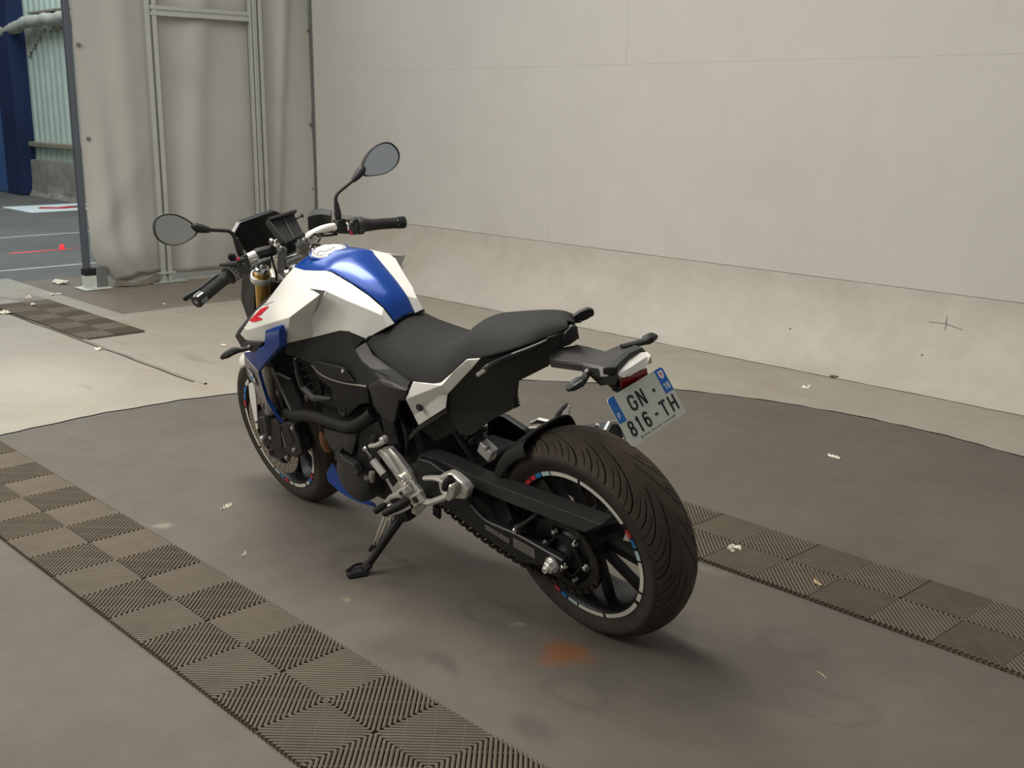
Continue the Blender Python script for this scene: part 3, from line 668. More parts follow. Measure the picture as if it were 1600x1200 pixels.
# ---------------------------------------------------------------- wheels
def tyre(name, c, prof, m_tread, m_side, parent, groove=None, nth=360, sub=1, xf=None, tread_from=0.0):
    """prof: (y, r) from the left bead over the crown to the right bead"""
    P = resamp([(p[0], 0, p[1]) for p in prof], sub)
    S = [0.0]
    for a, b in zip(P[:-1], P[1:]): S.append(S[-1] + (b - a).length)
    mid = S[-1] / 2
    n = len(P); th = np.arange(nth) * 2 * PI / nth
    Y = np.array([p.x for p in P]); Rr = np.array([p.z for p in P]); s = np.array(S) - mid
    TH, SS = np.meshgrid(th, s, indexing='ij'); RR = np.broadcast_to(Rr, TH.shape).copy(); YY = np.broadcast_to(Y, TH.shape).copy()
    if groove is not None:
        # push in along the local section normal
        ny = np.gradient(Rr, s); nr = -np.gradient(Y, s); ln = np.hypot(ny, nr); ny, nr = ny / ln, nr / ln
        if nr[n // 2] < 0: ny, nr = -ny, -nr
        D = groove(TH, SS)
        RR -= D * nr; YY -= D * ny
        GR = D > 0.0018
    X = c[0] + RR * np.cos(TH); Z = c[2] + RR * np.sin(TH); YY = YY + c[1]
    V_ = np.stack([X, YY, Z], -1).reshape(-1, 3)
    if xf: V_ = np.array([xf(Vector(v)) for v in V_])
    i = np.arange(nth)[:, None]; k = np.arange(n - 1)[None]
    a = (i * n + k); b = ((i + 1) % nth) * n + k
    Fq = np.stack([a, a + 1, b + 1, b], -1).reshape(-1, 4)
    me = bpy.data.meshes.new(name)
    me.vertices.add(len(V_)); me.vertices.foreach_set('co', V_.ravel().astype(np.float32))
    me.loops.add(Fq.size); me.loops.foreach_set('vertex_index', Fq.ravel().astype(np.int32))
    me.polygons.add(len(Fq)); me.polygons.foreach_set('loop_start', np.arange(0, Fq.size, 4, dtype=np.int32))
    me.polygons.foreach_set('loop_total', np.full(len(Fq), 4, dtype=np.int32))
    me.materials.append(m_tread); me.materials.append(m_side)
    mi = np.where(np.abs((s[:-1] + s[1:]) / 2) > tread_from, 1, 0); mi = np.broadcast_to(mi, (nth, n - 1)).ravel().astype(np.int32)
    if groove is not None:
        me.materials.append(M['rubber']); mi = np.where((GR[:, :-1] & GR[:, 1:]).ravel(), 2, mi).astype(np.int32)
    me.update(); me.validate()
    me.polygons.foreach_set('material_index', mi); me.polygons.foreach_set('use_smooth', [True] * len(me.polygons))
    o = bpy.data.objects.new(name, me); COL.objects.link(o); o.parent = parent
    return fixn(o) if False else o
def groove_rear(TH, S):
    """long swept grooves on both shoulders with shorter arcs between them; each groove is a centre-line theta(a) from near the crown out to the shoulder"""
    D = np.zeros_like(TH); NP = 9; P = 2 * PI / NP; R0 = 0.30
    for side in (1, -1):
        a = S * side
        for (ph, a0, a1, w_, dep, amp, pw) in ((0.0, 0.004, 0.100, 0.0021, 0.005, 0.70, 2.1), (0.5, 0.014, 0.095, 0.0019, 0.005, 0.62, 2.1), (0.14, 0.046, 0.088, 0.0013, 0.004, 0.45, 1.9), (0.26, 0.036, 0.092, 0.0017, 0.0045, 0.45, 1.9), (0.38, 0.048, 0.096, 0.0012, 0.004, 0.45, 1.9), (0.64, 0.046, 0.090, 0.0012, 0.004, 0.45, 1.9), (0.76, 0.038, 0.094, 0.0017, 0.0045, 0.45, 1.9), (0.88, 0.048, 0.098, 0.0012, 0.004, 0.45, 1.9)):
            t = np.clip(a / 0.098, 0, 1)
            base = (ph + (0.5 if side < 0 else 0)) * P + SWEEP * (amp * (1 - t) ** pw - 0.03 * t)
            d = (TH - base) / P; d = (d - np.round(d)) * P * R0
            sl = (amp * pw * (1 - t) ** (pw - 1)) / 0.098 * R0
            dd = np.abs(d) / np.sqrt(1 + sl ** 2)
            ends = np.clip((a - a0) / 0.006, 0, 1) * np.clip((a1 - a) / 0.008, 0, 1)
            D = np.maximum(D, 1.25 * dep * ends * np.clip((w_ * 1.12 - dd) / 0.0010, 0, 1))
    return D
SWEEP = -1.0
def wheel_spokes(mb, c, r0, r1, ys, yr, wd, dp, pairs=5, spread=0.20, ph=0.0, hubspread=0.30):
    for k in range(pairs):
        for s in (-1, 1):
            a0 = ph + 2 * PI * k / pairs + s * hubspread * 0.6; a1 = ph + 2 * PI * k / pairs + s * spread
            p = (c[0] + r0 * math.cos(a0), c[1] + ys, c[2] + r0 * math.sin(a0)); q = (c[0] + r1 * math.cos(a1), c[1] + yr, c[2] + r1 * math.sin(a1))
            n0 = len(mb.v)
            mb.bar(p, q, wd, dp, (0, 1, 0))
def arc_piece(name, c, y, r0, r1, a0, a1, m, parent, xf=None, th=0.0008):
    n = max(2, int(abs(a1 - a0) / 4)); vs, fs = [], []
    for i in range(n + 1):
        a = rad(a0 + (a1 - a0) * i / n)
        for r_ in (r0, r1):
            for yy in (y, y - th): vs.append((c[0] + r_ * math.cos(a), c[1] + yy, c[2] + r_ * math.sin(a)))
    for i in range(n):
        b = 4 * i
        fs += [(b, b + 2, b + 6, b + 4), (b + 2, b + 3, b + 7, b + 6), (b + 1, b, b + 4, b + 5)]
    fs += [(0, 1, 3, 2), (4 * n, 4 * n + 2, 4 * n + 3, 4 * n + 1)]
    if xf: vs = [xf(Vector(v)) for v in vs]
    return link(name, vs, fs, m, parent)

# rear wheel
mb = MB()
mb.lathe([(0.2268, 0.0745), (0.226, 0.0765), (0.211, 0.0755), (0.208, 0.0715), (0.203, 0.060), (0.199, 0.02), (0.199, -0.02), (0.203, -0.060), (0.208, -0.0715), (0.211, -0.0755), (0.226, -0.0765), (0.2268, -0.0745), (0.214, -0.055), (0.214, 0.055)], AR, (0, 1, 0), 96, True)
mb.lathe([(0.0, 0.055), (0.055, 0.055), (0.062, 0.048), (0.062, -0.048), (0.055, -0.055), (0.0, -0.055)], AR, (0, 1, 0), 40)
wheel_spokes(mb, AR, 0.05, 0.203, 0.018, 0.015, 0.024, 0.020, 5, 0.25, rad(-83), 0.55)
rw = mb.build('rear_wheel', M['satin_black'], bike, True, 0)
PR = [(0.0735, 0.2225), (0.0775, 0.232), (0.0845, 0.247), (0.0885, 0.260), (0.0875, 0.2705), (0.080, 0.2815), (0.067, 0.2920), (0.050, 0.3010), (0.030, 0.3075), (0.012, 0.3105)]
PR = PR + [(0, 0.3115)] + [(-y, r_) for y, r_ in PR[::-1]]
tyre('tyre', AR, PR, M['tread'], M['sidewall'], rw, groove_rear, 1600, 12, tread_from=0.093)
for (a0, a1, m_) in RSTK: arc_piece('rim_sticker', AR, 0.0775, 0.2135, 0.2255, a0, a1, M[m_], rw)
# drive: carrier, sprocket, bolts
mb = MB(); mb.lathe([(0.0, 0.140), (0.022, 0.140), (0.028, 0.124), (0.060, 0.117), (0.066, 0.110), (0.062, 0.055), (0.0, 0.055)], AR, (0, 1, 0), 40)
mb.build('sprocket_carrier', M['engine'], rw, True)
CY = 0.122
mb = MB(); nt_ = 44
vs_o = []
for k in range(nt_ * 4):
    a = 2 * PI * k / (nt_ * 4); rr_ = (0.1115, 0.1155, 0.1155, 0.1115)[k % 4]; vs_o.append((AR.x + rr_ * math.cos(a), AR.z + rr_ * math.sin(a)))
vs_i = [(AR.x + 0.086 * math.cos(2 * PI * k / (nt_ * 4)), AR.z + 0.086 * math.sin(2 * PI * k / (nt_ * 4))) for k in range(nt_ * 4)]
n_ = nt_ * 4; vs = []
for y in (CY - 0.003, CY + 0.003):
    vs += [(p[0], y, p[1]) for p in vs_o] + [(p[0], y, p[1]) for p in vs_i]
fs = []
for k in range(n_):
    k2 = (k + 1) % n_
    fs += [(k, k2, n_ + k2, n_ + k), (2 * n_ + k, 3 * n_ + k, 3 * n_ + k2, 2 * n_ + k2), (k, 2 * n_ + k, 2 * n_ + k2, k2), (n_ + k, n_ + k2, 3 * n_ + k2, 3 * n_ + k)]
mb.add(vs, fs)
for k in range(6):
    a = rad(12) + k * PI / 3
    mb.bar((AR.x + 0.062 * math.cos(a), CY, AR.z + 0.062 * math.sin(a)), (AR.x + 0.090 * math.cos(a), CY, AR.z + 0.090 * math.sin(a)), 0.006, 0.030, (0, 1, 0))
    mb.bar((AR.x + 0.062 * math.cos(a), CY, AR.z + 0.062 * math.sin(a)), (AR.x + 0.062 * math.cos(a + PI / 3), CY, AR.z + 0.062 * math.sin(a + PI / 3)), 0.006, 0.022, (0, 1, 0))
mb.build('sprocket', M['engine'], rw, False)
for k in range(6):
    a = rad(12) + k * PI / 3; c = (AR.x + 0.073 * math.cos(a), CY + 0.003, AR.z + 0.073 * math.sin(a))
    MB().lathe([(0.0, 0.013), (0.0055, 0.013), (0.0065, 0.011), (0.0065, 0.0045), (0.009, 0.0045), (0.009, 0.0)], c, (0, 1, 0), 6).build('sprocket_bolt', M['silver_dull'], rw)
mb = MB(); mb.lathe([(0.085, -0.002), (0.128, -0.002), (0.128, 0.002), (0.085, 0.002)], (0, -0.098, AR.z), (0, 1, 0), 64, True)
mb.build('brake_disc', M['steel'], rw, True)
# chain
path = []
PF = Vector((0.575, CY, 0.395)); rF = 0.046; rR = 0.1135
dv = (PF - AR); L_ = math.hypot(dv.x, dv.z); th0 = math.atan2(dv.z, dv.x); bt = math.acos((rR - rF) / L_)
def arcp(c, r_, a0, a1, n):
    return [Vector((c.x + r_ * math.cos(a0 + (a1 - a0) * i / n), CY, c.z + r_ * math.sin(a0 + (a1 - a0) * i / n))) for i in range(n + 1)]
A = arcp(AR, rR, th0 + bt, th0 + 2 * PI - bt, 60)       # round the rear sprocket
Bq = arcp(PF, rF, th0 - bt, th0 + bt, 24)
low = [A[-1].lerp(Bq[0], t / 20) - Vector((0, 0, 0.037 * math.sin(PI * t / 20))) for t in range(1, 20)]
up_ = [Bq[-1].lerp(A[0], t / 20) for t in range(1, 20)]
loop = A + low + Bq + up_ + [A[0]]
mb = MB(); acc = 0.0; step = 0.0157; seg_i = 0; pts = [loop[0]]
for a, b in zip(loop[:-1], loop[1:]):
    d = (b - a).length; pos = step - acc
    while pos <= d: pts.append(a.lerp(b, pos / d)); pos += step
    acc = (acc + d) % step
for i in range(len(pts) - 1):
    p, q = pts[i], pts[i + 1]; e = (q - p) * 0.12; wd = 0.0045 if i % 2 else 0.0085
    for s in (-1, 1):
        o_ = Vector((0, s * wd, 0)); mb.bar(p - e + o_, q + e + o_, 0.0018, 0.0125, (0, 0, 1) if abs((q - p).normalized().z) < 0.9 else (1, 0, 0))
    mb.cyl(p + Vector((0, -0.0055, 0)), p + Vector((0, 0.0055, 0)), 0.005, n=8)
ch = mb.build('chain', M['chain'], bike); ch['kind'] = 'stuff'

# front wheel (turned with the steering)
mb = MB()
mb.lathe([(0.2271, 0.0605), (0.226, 0.0625), (0.211, 0.0618), (0.208, 0.058), (0.203, 0.045), (0.199, 0.02), (0.199, -0.02), (0.203, -0.045), (0.208, -0.058), (0.211, -0.0618), (0.226, -0.0625), (0.2271, -0.0605), (0.214, -0.04), (0.214, 0.04)], AF, (0, 1, 0), 96, True)
mb.lathe([(0.0, 0.05), (0.04, 0.05), (0.045, 0.044), (0.045, -0.044), (0.04, -0.05), (0.0, -0.05)], AF, (0, 1, 0), 32)
wheel_spokes(mb, AF, 0.04, 0.203, 0.014, 0.012, 0.022, 0.018, 5, 0.25, rad(-68), 0.55)
fw_ = mb.build('front_wheel', M['satin_black'], bike, True, 0, xf=ST)
PRF = [(0.0595, 0.2225), (0.0625, 0.232), (0.0660, 0.245), (0.0670, 0.256), (0.064, 0.268), (0.055, 0.281), (0.042, 0.2905), (0.025, 0.2965)]
PRF = PRF + [(0, 0.299)] + [(-y, r_) for y, r_ in PRF[::-1]]
tyre('tyre', AF, PRF, M['tread'], M['sidewall'], fw_, None, 180, 4, ST, tread_from=0.07)
for (a0, a1, m_) in FSTK: arc_piece('rim_sticker', AF, 0.0635, 0.2135, 0.2255, a0, a1, M[m_], fw_, ST)
for s in (1, -1):
    mb = MB(); mb.lathe([(0.120, -0.0023), (0.157, -0.0023), (0.157, 0.0023), (0.120, 0.0023)], (WB, s * 0.083, 0.3), (0, 1, 0), 72, True)
    for k in range(5):
        a = k * 2 * PI / 5 + 0.2
        mb.bar((WB + 0.122 * math.cos(a), s * 0.083, 0.3 + 0.122 * math.sin(a)), (WB + 0.098 * math.cos(a + 0.1), s * 0.083, 0.3 + 0.098 * math.sin(a + 0.1)), 0.0045, 0.024, (0, 1, 0))
    d_ = mb.build('brake_disc', M['steel'], fw_, True, xf=ST)
    mb = MB()
    for k in range(84):
        a = k * 2 * PI / 84 + 0.01; r_ = (0.127, 0.138, 0.149)[k % 3]
        mb.cyl((WB + r_ * math.cos(a), s * 0.0855, 0.3 + r_ * math.sin(a)), (WB + r_ * math.cos(a), s * 0.0858, 0.3 + r_ * math.sin(a)), 0.0034, n=8)
    hh = mb.build('disc_holes', M['gap'], d_, False, xf=ST); hh['kind'] = 'stuff'
    mb = MB(); mb.lathe([(0.05, -0.004), (0.098, -0.004), (0.098, 0.004), (0.05, 0.004)], (WB, s * 0.08, 0.3), (0, 1, 0), 40, True)
    mb.build('disc_carrier', M['satin_black'], d_, True, xf=ST)

# ---------------------------------------------------------------- fork, triple clamp, mudguard, calipers
SAX = Vector((-math.sin(RK), 0, math.cos(RK)))
for s in (1, -1):
    FT = Vector((1.2072,0.105,0.9851)); FT = Vector((FT.x, 0.105 * s, FT.z))
    FB = Vector((WB - 0.035, 0.105 * s, 0.30))
    d = (FB - FT).normalized(); LT = (FB - FT).length
    at = lambda t: FT + d * t
    mb = MB(); mb.cyl(at(0.012), at(0.36), 0.0258, n=28)
    fk = mb.build('fork_leg', M['gold'], bike, True, xf=ST)
    mb = MB(); mb.lathe([(0.0, -0.0085), (0.005, -0.009), (0.006, -0.006), (0.017, -0.006), (0.022, -0.002), (0.0245, 0.004), (0.0245, 0.016)], at(0.0), d, 28)
    mb.build('fork_cap', M['chrome'], fk, True, xf=ST)
    mb = MB(); mb.cyl(at(0.36), at(LT - 0.115), 0.0215, n=24); mb.build('slider_tube', M['fork_low'], fk, True, xf=ST)
    mb = MB(); mb.cyl(at(0.34), at(0.375), 0.030, n=24); mb.build('dust_seal', M['rubber'], fk, True, xf=ST)
    mb = MB(); mb.tube([at(LT - 0.13), at(LT - 0.09), at(LT - 0.03), at(LT + 0.012)], [0.026, 0.030, 0.028, 0.022], 18)
    mb.box(at(LT - 0.012) + Vector((0.02, -0.004 * s, 0)), (0.075, 0.045, 0.06)); mb.box(at(LT - 0.09) + Vector((-0.045, -0.008 * s, 0.01)), (0.10, 0.018, 0.03))
    mb.build('fork_foot', M['satin_black'], fk, False, 0.004, xf=ST)
    mb = MB(); mb.lathe([(0.0, 0.008), (0.009, 0.008), (0.012, 0.004), (0.012, -0.006), (0.0, -0.006)], (WB, 0.130 * s, 0.300), (0, s, 0), 12); mb.build('axle_end', M['silver_dull'], fk, True, xf=ST)
    # axle bracket and radial caliper behind the leg
    P_ = [(1.5025,0.124,0.3851), (1.3793,0.124,0.4077), (1.3477,0.124,0.3827), (1.377,0.124,0.2934), (1.5122,0.124,0.2649), (1.5388,0.124,0.2763)]
    facet('axle_bracket', P_, [tuple(range(6))], M['satin_black'], fk, 0.030, 0.005, s, ST)
    P_ = [(1.3605,0.12,0.3878), (1.305,0.12,0.4142), (1.2542,0.12,0.4144), (1.239,0.12,0.3562), (1.2432,0.12,0.31), (1.2984,0.12,0.2719), (1.3621,0.12,0.2645), (1.3866,0.12,0.3147)]
    cl = facet('brake_caliper', P_, [tuple(range(8))], M['satin_black'], bike, 0.045, 0.007, s, ST)
    for q in ((1.2572,0.124,0.4031), (1.2898,0.124,0.3093), (1.3925,0.11,0.2435), (1.4556,0.126,0.3357), (1.4415,0.126,0.3186)):
        MB().lathe([(0.0, 0.006), (0.005, 0.006), (0.0075, 0.004), (0.0075, -0.004)], mir(q, s), (0, s, 0), 10).build('caliper_bolt', M['silver_dull'], cl, True, xf=ST)
    MB().bar(mir((1.3569,0.1208,0.3789), s), mir((1.3549,0.1208,0.3004), s), 0.006, 0.0012, (0, 1, 0)).build('caliper_lettering', M['label'], cl, xf=ST)
    P_ = [(1.3405,0.123,0.374), (1.2962,0.123,0.3953), (1.2771,0.123,0.3451), (1.3217,0.123,0.3129)]
    facet('caliper_rib', P_, [(0, 1, 2, 3)], M['engine'], cl, 0.006, 0.002, s, ST)
    cx, cz = WB - 0.105, 0.385
    MB().tube([(cx + 0.02, 0.10 * s, cz + 0.05), (cx + 0.03, 0.12 * s, 0.5), (cx - 0.03, 0.10 * s, 0.62), (WB - 0.17, 0.08 * s, 0.72)], 0.005, 8).build('brake_hose', M['rubber'], bike, True, xf=ST)
# triple clamp
CT = Vector((1.2279,0.105,0.9518)); CT = Vector((CT.x, 0, CT.z)) - SAX * 0.0
mb = MB()
for s in (1, -1):
    FTm = Vector((CT.x, 0.105 * s, CT.z)); mb.lathe([(0.0262, -0.013), (0.034, -0.013), (0.0355, 0.0), (0.034, 0.013), (0.0262, 0.013)], FTm, SAX, 28, True)
    mb.bar(FTm - Vector((0.0, 0.030 * s, 0)), Vector((CT.x - 0.035, 0.04 * s, CT.z - 0.018)), 0.05, 0.022, SAX)
mb.box(Vector((CT.x - 0.045, 0, CT.z - 0.024)), (0.06, 0.12, 0.024), Matrix.Rotation(-RK, 3, 'Y'))
mb.cyl((1.186, -0.030, 0.982), (1.186, 0.030, 0.982), 0.015, n=24)
tc_ = mb.build('triple_clamp', M['silver'], bike, False, 0.004, xf=ST)
MB().lathe([(0.0, 0.018), (0.013, 0.018), (0.020, 0.012), (0.030, 0.010), (0.030, -0.006)], Vector((CT.x - 0.05, 0, CT.z - 0.014)), SAX, 24).build('stem_nut', M['silver'], tc_, True, xf=ST)
mb = MB(); lc = CT - SAX * 0.20
mb.box(lc + Vector((-0.03, 0, 0)), (0.07, 0.27, 0.035), Matrix.Rotation(-RK, 3, 'Y')); mb.build('lower_clamp', M['satin_black'], bike, False, 0.008, xf=ST)
# front mudguard, white, wrapped over the tyre, with its side stays
vs = []
rows = []
for a in np.linspace(61, 124, 10):
    A_ = rad(a); rr_ = 0.316
    rows.append([(WB + (rr_ - k[1]) * math.cos(A_), k[0], 0.30 + (rr_ - k[1]) * math.sin(A_)) for k in ((0.076, 0.052), (0.070, 0.020), (0.045, 0.004), (0, 0), (-0.045, 0.004), (-0.070, 0.020), (-0.076, 0.052))])
mg = sheet('front_mudguard', rows, M['gloss_white'], bike, 2, 3, 0.003, 0, ST)
for s in (1, -1):
    PTS = [(1.5828,0.088,0.4851), (1.535,0.088,0.5057), (1.5522,0.088,0.4403), (1.5918,0.088,0.3392), (1.6138,0.088,0.291), (1.6275,0.088,0.2875), (1.6141,0.088,0.3603), (1.6052,0.088,0.4282)]
    poly_plate('mudguard_stay', PTS, M['gloss_white'], mg, 0.006, 0.0015, s, ST)

# ---------------------------------------------------------------- handlebar and controls
def hb(p, s): return (p[0], p[1] * s, p[2])
GE = (1.096, 0.398, 0.992); 
G0 = (1.134, 0.255, 1.022)         # inner end of the grip
mb = MB()
HBP = [(1.118, 0.30, 1.014), (1.152, 0.215, 1.033), (1.171, 0.166, 1.0415), (1.173, 0.128, 1.044), (1.174, 0.090, 1.041), (1.177, 0.050, 1.031), (1.179, 0.02, 1.028)]
full = HBP + [hb(p, -1) for p in HBP[::-1]]
mb.tube(full, [0.011, 0.0115, 0.0130, 0.0145, 0.0152, 0.0155, 0.0155, 0.0155, 0.0155, 0.0152, 0.0145, 0.0130, 0.0115, 0.011], 18)
bar = mb.build('handlebar', M['bar'], bike, True, xf=ST)
for s in (1, -1):
    # bar clamps on risers
    mb = MB(); c = Vector((1.178, 0.046 * s, 1.0295))
    mb.box(c - SAX * 0.042, (0.038, 0.030, 0.085), Matrix.Rotation(-RK, 3, 'Y')); mb.lathe([(0.016, -0.017), (0.024, -0.017), (0.024, 0.017), (0.016, 0.017)], c, (0, 1, 0), 20, True)
    mb.build('bar_riser', M['silver_dull'], bar, False, 0.004, xf=ST)
    for dx in (-0.018, 0.018):
        MB().lathe([(0.0, 0.030), (0.004, 0.031), (0.0068, 0.028), (0.0068, 0.014)], c + Matrix.Rotation(-RK, 3, 'Y') @ Vector((dx, 0, 0)), SAX, 12).build('clamp_screw', M['chrome'], bar, True, xf=ST)
    e0, e1 = Vector(hb(G0, s)), Vector(hb(GE, s)); dd = (e1 - e0).normalized(); LG = (e1 - e0).length
    mb = MB(); mb.tube([e0, e0 + dd * 0.012, e0 + dd * 0.04, e0 + dd * 0.10, e1 - dd * 0.030], [0.022, 0.0215, 0.0180, 0.0180, 0.0184], 24)
    for i in range(14): mb.lathe([(0.0175, -0.0015), (0.0189, 0.0), (0.0175, 0.0015)], e0 + dd * (0.040 + i * 0.0058), dd, 20)
    mb.build('grip', M['rubber'], bar, True, xf=ST)
    mb = MB(); mb.lathe([(0.0185, -0.032), (0.0205, -0.030), (0.0212, -0.004), (0.019, 0.0), (0.0085, 0.001), (0.0075, -0.004), (0.0, -0.004)], e1, dd, 28); be = mb.build('bar_end', M['gloss_black'], bar, True, xf=ST)
    MB().lathe([(0.0, 0.0), (0.0045, 0.0), (0.0072, -0.0005), (0.0072, -0.004)], e1, dd, 12).build('end_screw', M['silver_dull'], be, True, xf=ST)
    # lever
    if s > 0:
        LV = [(1.190, 0.20, 1.012), (1.192, 0.235, 1.000), (1.185,0.2686,1.0167), (1.165,0.3433,1.0039), (1.15,0.4029,0.9985)]
    else:
        LV = [(1.190, -0.20, 1.015), (1.185, -0.235, 1.004), (1.170, -0.30, 0.992), (1.160, -0.36, 0.984), (1.155, -0.405, 0.982)]
    mb = MB(); mb.tube(LV, [0.007, 0.0075, 0.006, 0.0055, 0.0075], 10, ex=1.3); mb.lathe([(0, 0.009), (0.006, 0.0075), (0.009, 0.0), (0.006, -0.0075), (0, -0.009)], LV[-1], (0, 1, 0), 12)
    mb.build('lever', M['satin_black'], bar, True, xf=ST)
# left switch block: roller ring, housing, buttons
e0 = Vector(G0); dd = (Vector(GE) - e0).normalized()
mb = MB(); mb.lathe([(0.014, -0.021), (0.0270, -0.020), (0.029, -0.016), (0.029, -0.002), (0.0265, 0.001), (0.014, 0.001)], e0, dd, 32)
rg = mb.build('roller_ring', M['plastic_grey'], bar, True, xf=ST)
MB().lathe([(0.0270, -0.0005), (0.0298, -0.001), (0.0298, 0.0012), (0.0270, 0.0016)], e0, dd, 32, True).build('ring_edge', M['label'], rg, True, xf=ST)
mb = MB()
for k in range(16):
    a = 2 * PI * k / 16; xx = dd.cross(Vector((0, 0, 1))).normalized(); yy = dd.cross(xx)
    c = e0 - dd * 0.009 + (xx * math.cos(a) + yy * math.sin(a)) * 0.0292
    mb.bar(c - dd * 0.008, c + dd * 0.008, 0.0022, 0.0016, (c - e0))
mb.build('ring_ribs', M['label'], rg, xf=ST)['kind'] = 'stuff'
mb = MB(); mb.tube([e0 - dd * 0.019, e0 - dd * 0.024, e0 - dd * 0.060, e0 - dd * 0.068], [0.022, 0.0255, 0.024, 0.017], 8)
mb.box(e0 - dd * 0.042 + Vector((-0.012, 0, 0.006)), (0.035, 0.046, 0.050))
swl = mb.build('switch_housing', M['plastic'], bar, False, 0.004, xf=ST)
for (px, py, w_, h_, m_, yy) in ((371, 405, 0.014, 0.010, 'red_switch', 0.222), (366, 411, 0.008, 0.007, 'label', 0.230), (373, 422, 0.018, 0.010, 'plastic_grey', 0.225), (378, 431, 0.012, 0.012, 'plastic_grey', 0.222), (381, 414, 0.010, 0.010, 'plastic_grey', 0.212)):
    p = Vector((1.1158,0.222,1.0659)) if False else Vector({371: (1.1158,0.222,1.0659), 366: (1.1276,0.23,1.0547), 373: (1.1211,0.225,1.031), 378: (1.1165,0.222,1.0118), 381: (1.1045,0.212,1.0453)}[px])
    MB().box(p, (0.008, w_, h_)).build('switch_button', M[m_], swl, False, 0.002, xf=ST)
mb = MB(); mb.tube([(1.0821,0.24,1.0618), (1.1115,0.255,1.0611), (1.1537,0.262,1.0572)], [0.010, 0.007, 0.006], 8); mb.build('horn_button', M['plastic'], swl, True, xf=ST)
mb = MB(); mb.tube([(1.124,0.23,1.0614), (1.1321,0.235,1.0745), (1.1166,0.236,1.0849), (1.1167,0.226,1.0733)], [0.008, 0.008, 0.007, 0.006], 8); mb.build('indicator_switch', M['plastic'], swl, True, xf=ST)
# perch blocks carrying the mirrors
for s in (1, -1):
    c = Vector((1.160, 0.186 * s, 1.040))
    mb = MB(); mb.box(c, (0.036, 0.030, 0.046)); mb.box(c + Vector((0.022, 0.012 * s, 0.0)), (0.03, 0.05, 0.022)); mb.cyl(c + Vector((0.0, 0, 0.015)), c + Vector((0, 0, 0.045)), 0.010, n=14)
    mb.build('lever_perch', M['satin_black'], bar, False, 0.004, xf=ST)
# clutch reservoir-less black clamp sleeve on the left of the bar
mb = MB(); mb.tube([(1.1735, 0.128, 1.044), (1.1735, 0.122, 1.044), (1.1745, 0.073, 1.038), (1.1755, 0.067, 1.036)], [0.0145, 0.0195, 0.0195, 0.0145], 8)
mb.build('bar_pad', M['plastic'], bar, False, 0.002, xf=ST)
# right side: brake reservoir, switch block
mb = MB(); mb.add([(1.2512,-0.13,1.0878), (1.2643,-0.13,1.0444), (1.2476,-0.13,1.0327), (1.261,-0.18,1.0222), (1.2086,-0.185,1.0437), (1.1924,-0.185,1.0827), (1.2386,-0.175,1.085), (1.2414,-0.135,1.0915)], [tuple(range(8))])
rsv = mb.build('brake_reservoir', M['plastic'], bar, xf=ST); solid(rsv, 0.045, 0); bevel(rsv, 0.004)
e0 = Vector(hb(G0, -1)); dd = (Vector(hb(GE, -1)) - e0).normalized()
mb = MB(); mb.lathe([(0.014, -0.022), (0.028, -0.021), (0.0295, -0.016), (0.0295, -0.002), (0.026, 0.002), (0.014, 0.004)], e0, dd, 32)
mb.build('throttle_flange', M['plastic'], bar, True, xf=ST)
mb = MB(); mb.lathe([(0.012, -0.052), (0.026, -0.050), (0.027, -0.045), (0.027, -0.024), (0.012, -0.022)], e0, dd, 28); mb.box(e0 - dd * 0.037 + Vector((-0.01, 0, 0)), (0.03, 0.026, 0.05))
swr = mb.build('switch_housing', M['plastic'], bar, False, 0.003, xf=ST)
for P_, sz, m_ in (((1.1494,-0.225,1.0081), (0.006, 0.014, 0.020), 'red_switch'), ((1.1403,-0.225,1.0411), (0.006, 0.010, 0.005), 'label'), ((1.1798,-0.2,1.0318), (0.006, 0.018, 0.009), 'red_switch')):
    MB().box(Vector(P_) + Vector((-0.021, 0.019, 0.008)), sz).build('switch_button', M[m_], swr, False, 0.0015, xf=ST)
MB().cyl(e0 - dd * 0.057, e0 - dd * 0.050, 0.0145, n=20).build('chrome_collar', M['silver'], swr, True, xf=ST)
# cables
for k, P_ in enumerate(([(1.1705,0.08,1.0222), (1.1605,0.085,0.9929), (1.17,0.08,0.9574), (1.2346,0.06,0.9085)], [(1.0774,-0.02,1.0596), (1.1143,-0.06,1.0556), (1.1039,-0.07,1.0449), (1.0886,-0.05,1.0359)], [(1.1521,-0.1,1.0389), (1.1909,-0.16,1.0245), (1.1947,-0.185,1.0117)], [(1.1323,-0.08,1.0409), (1.1918,-0.15,1.0143), (1.1969,-0.19,1.0054)])):
    MB().tube(P_, 0.0038, 8).build('control_cable', M['rubber'], bike, True, xf=ST)
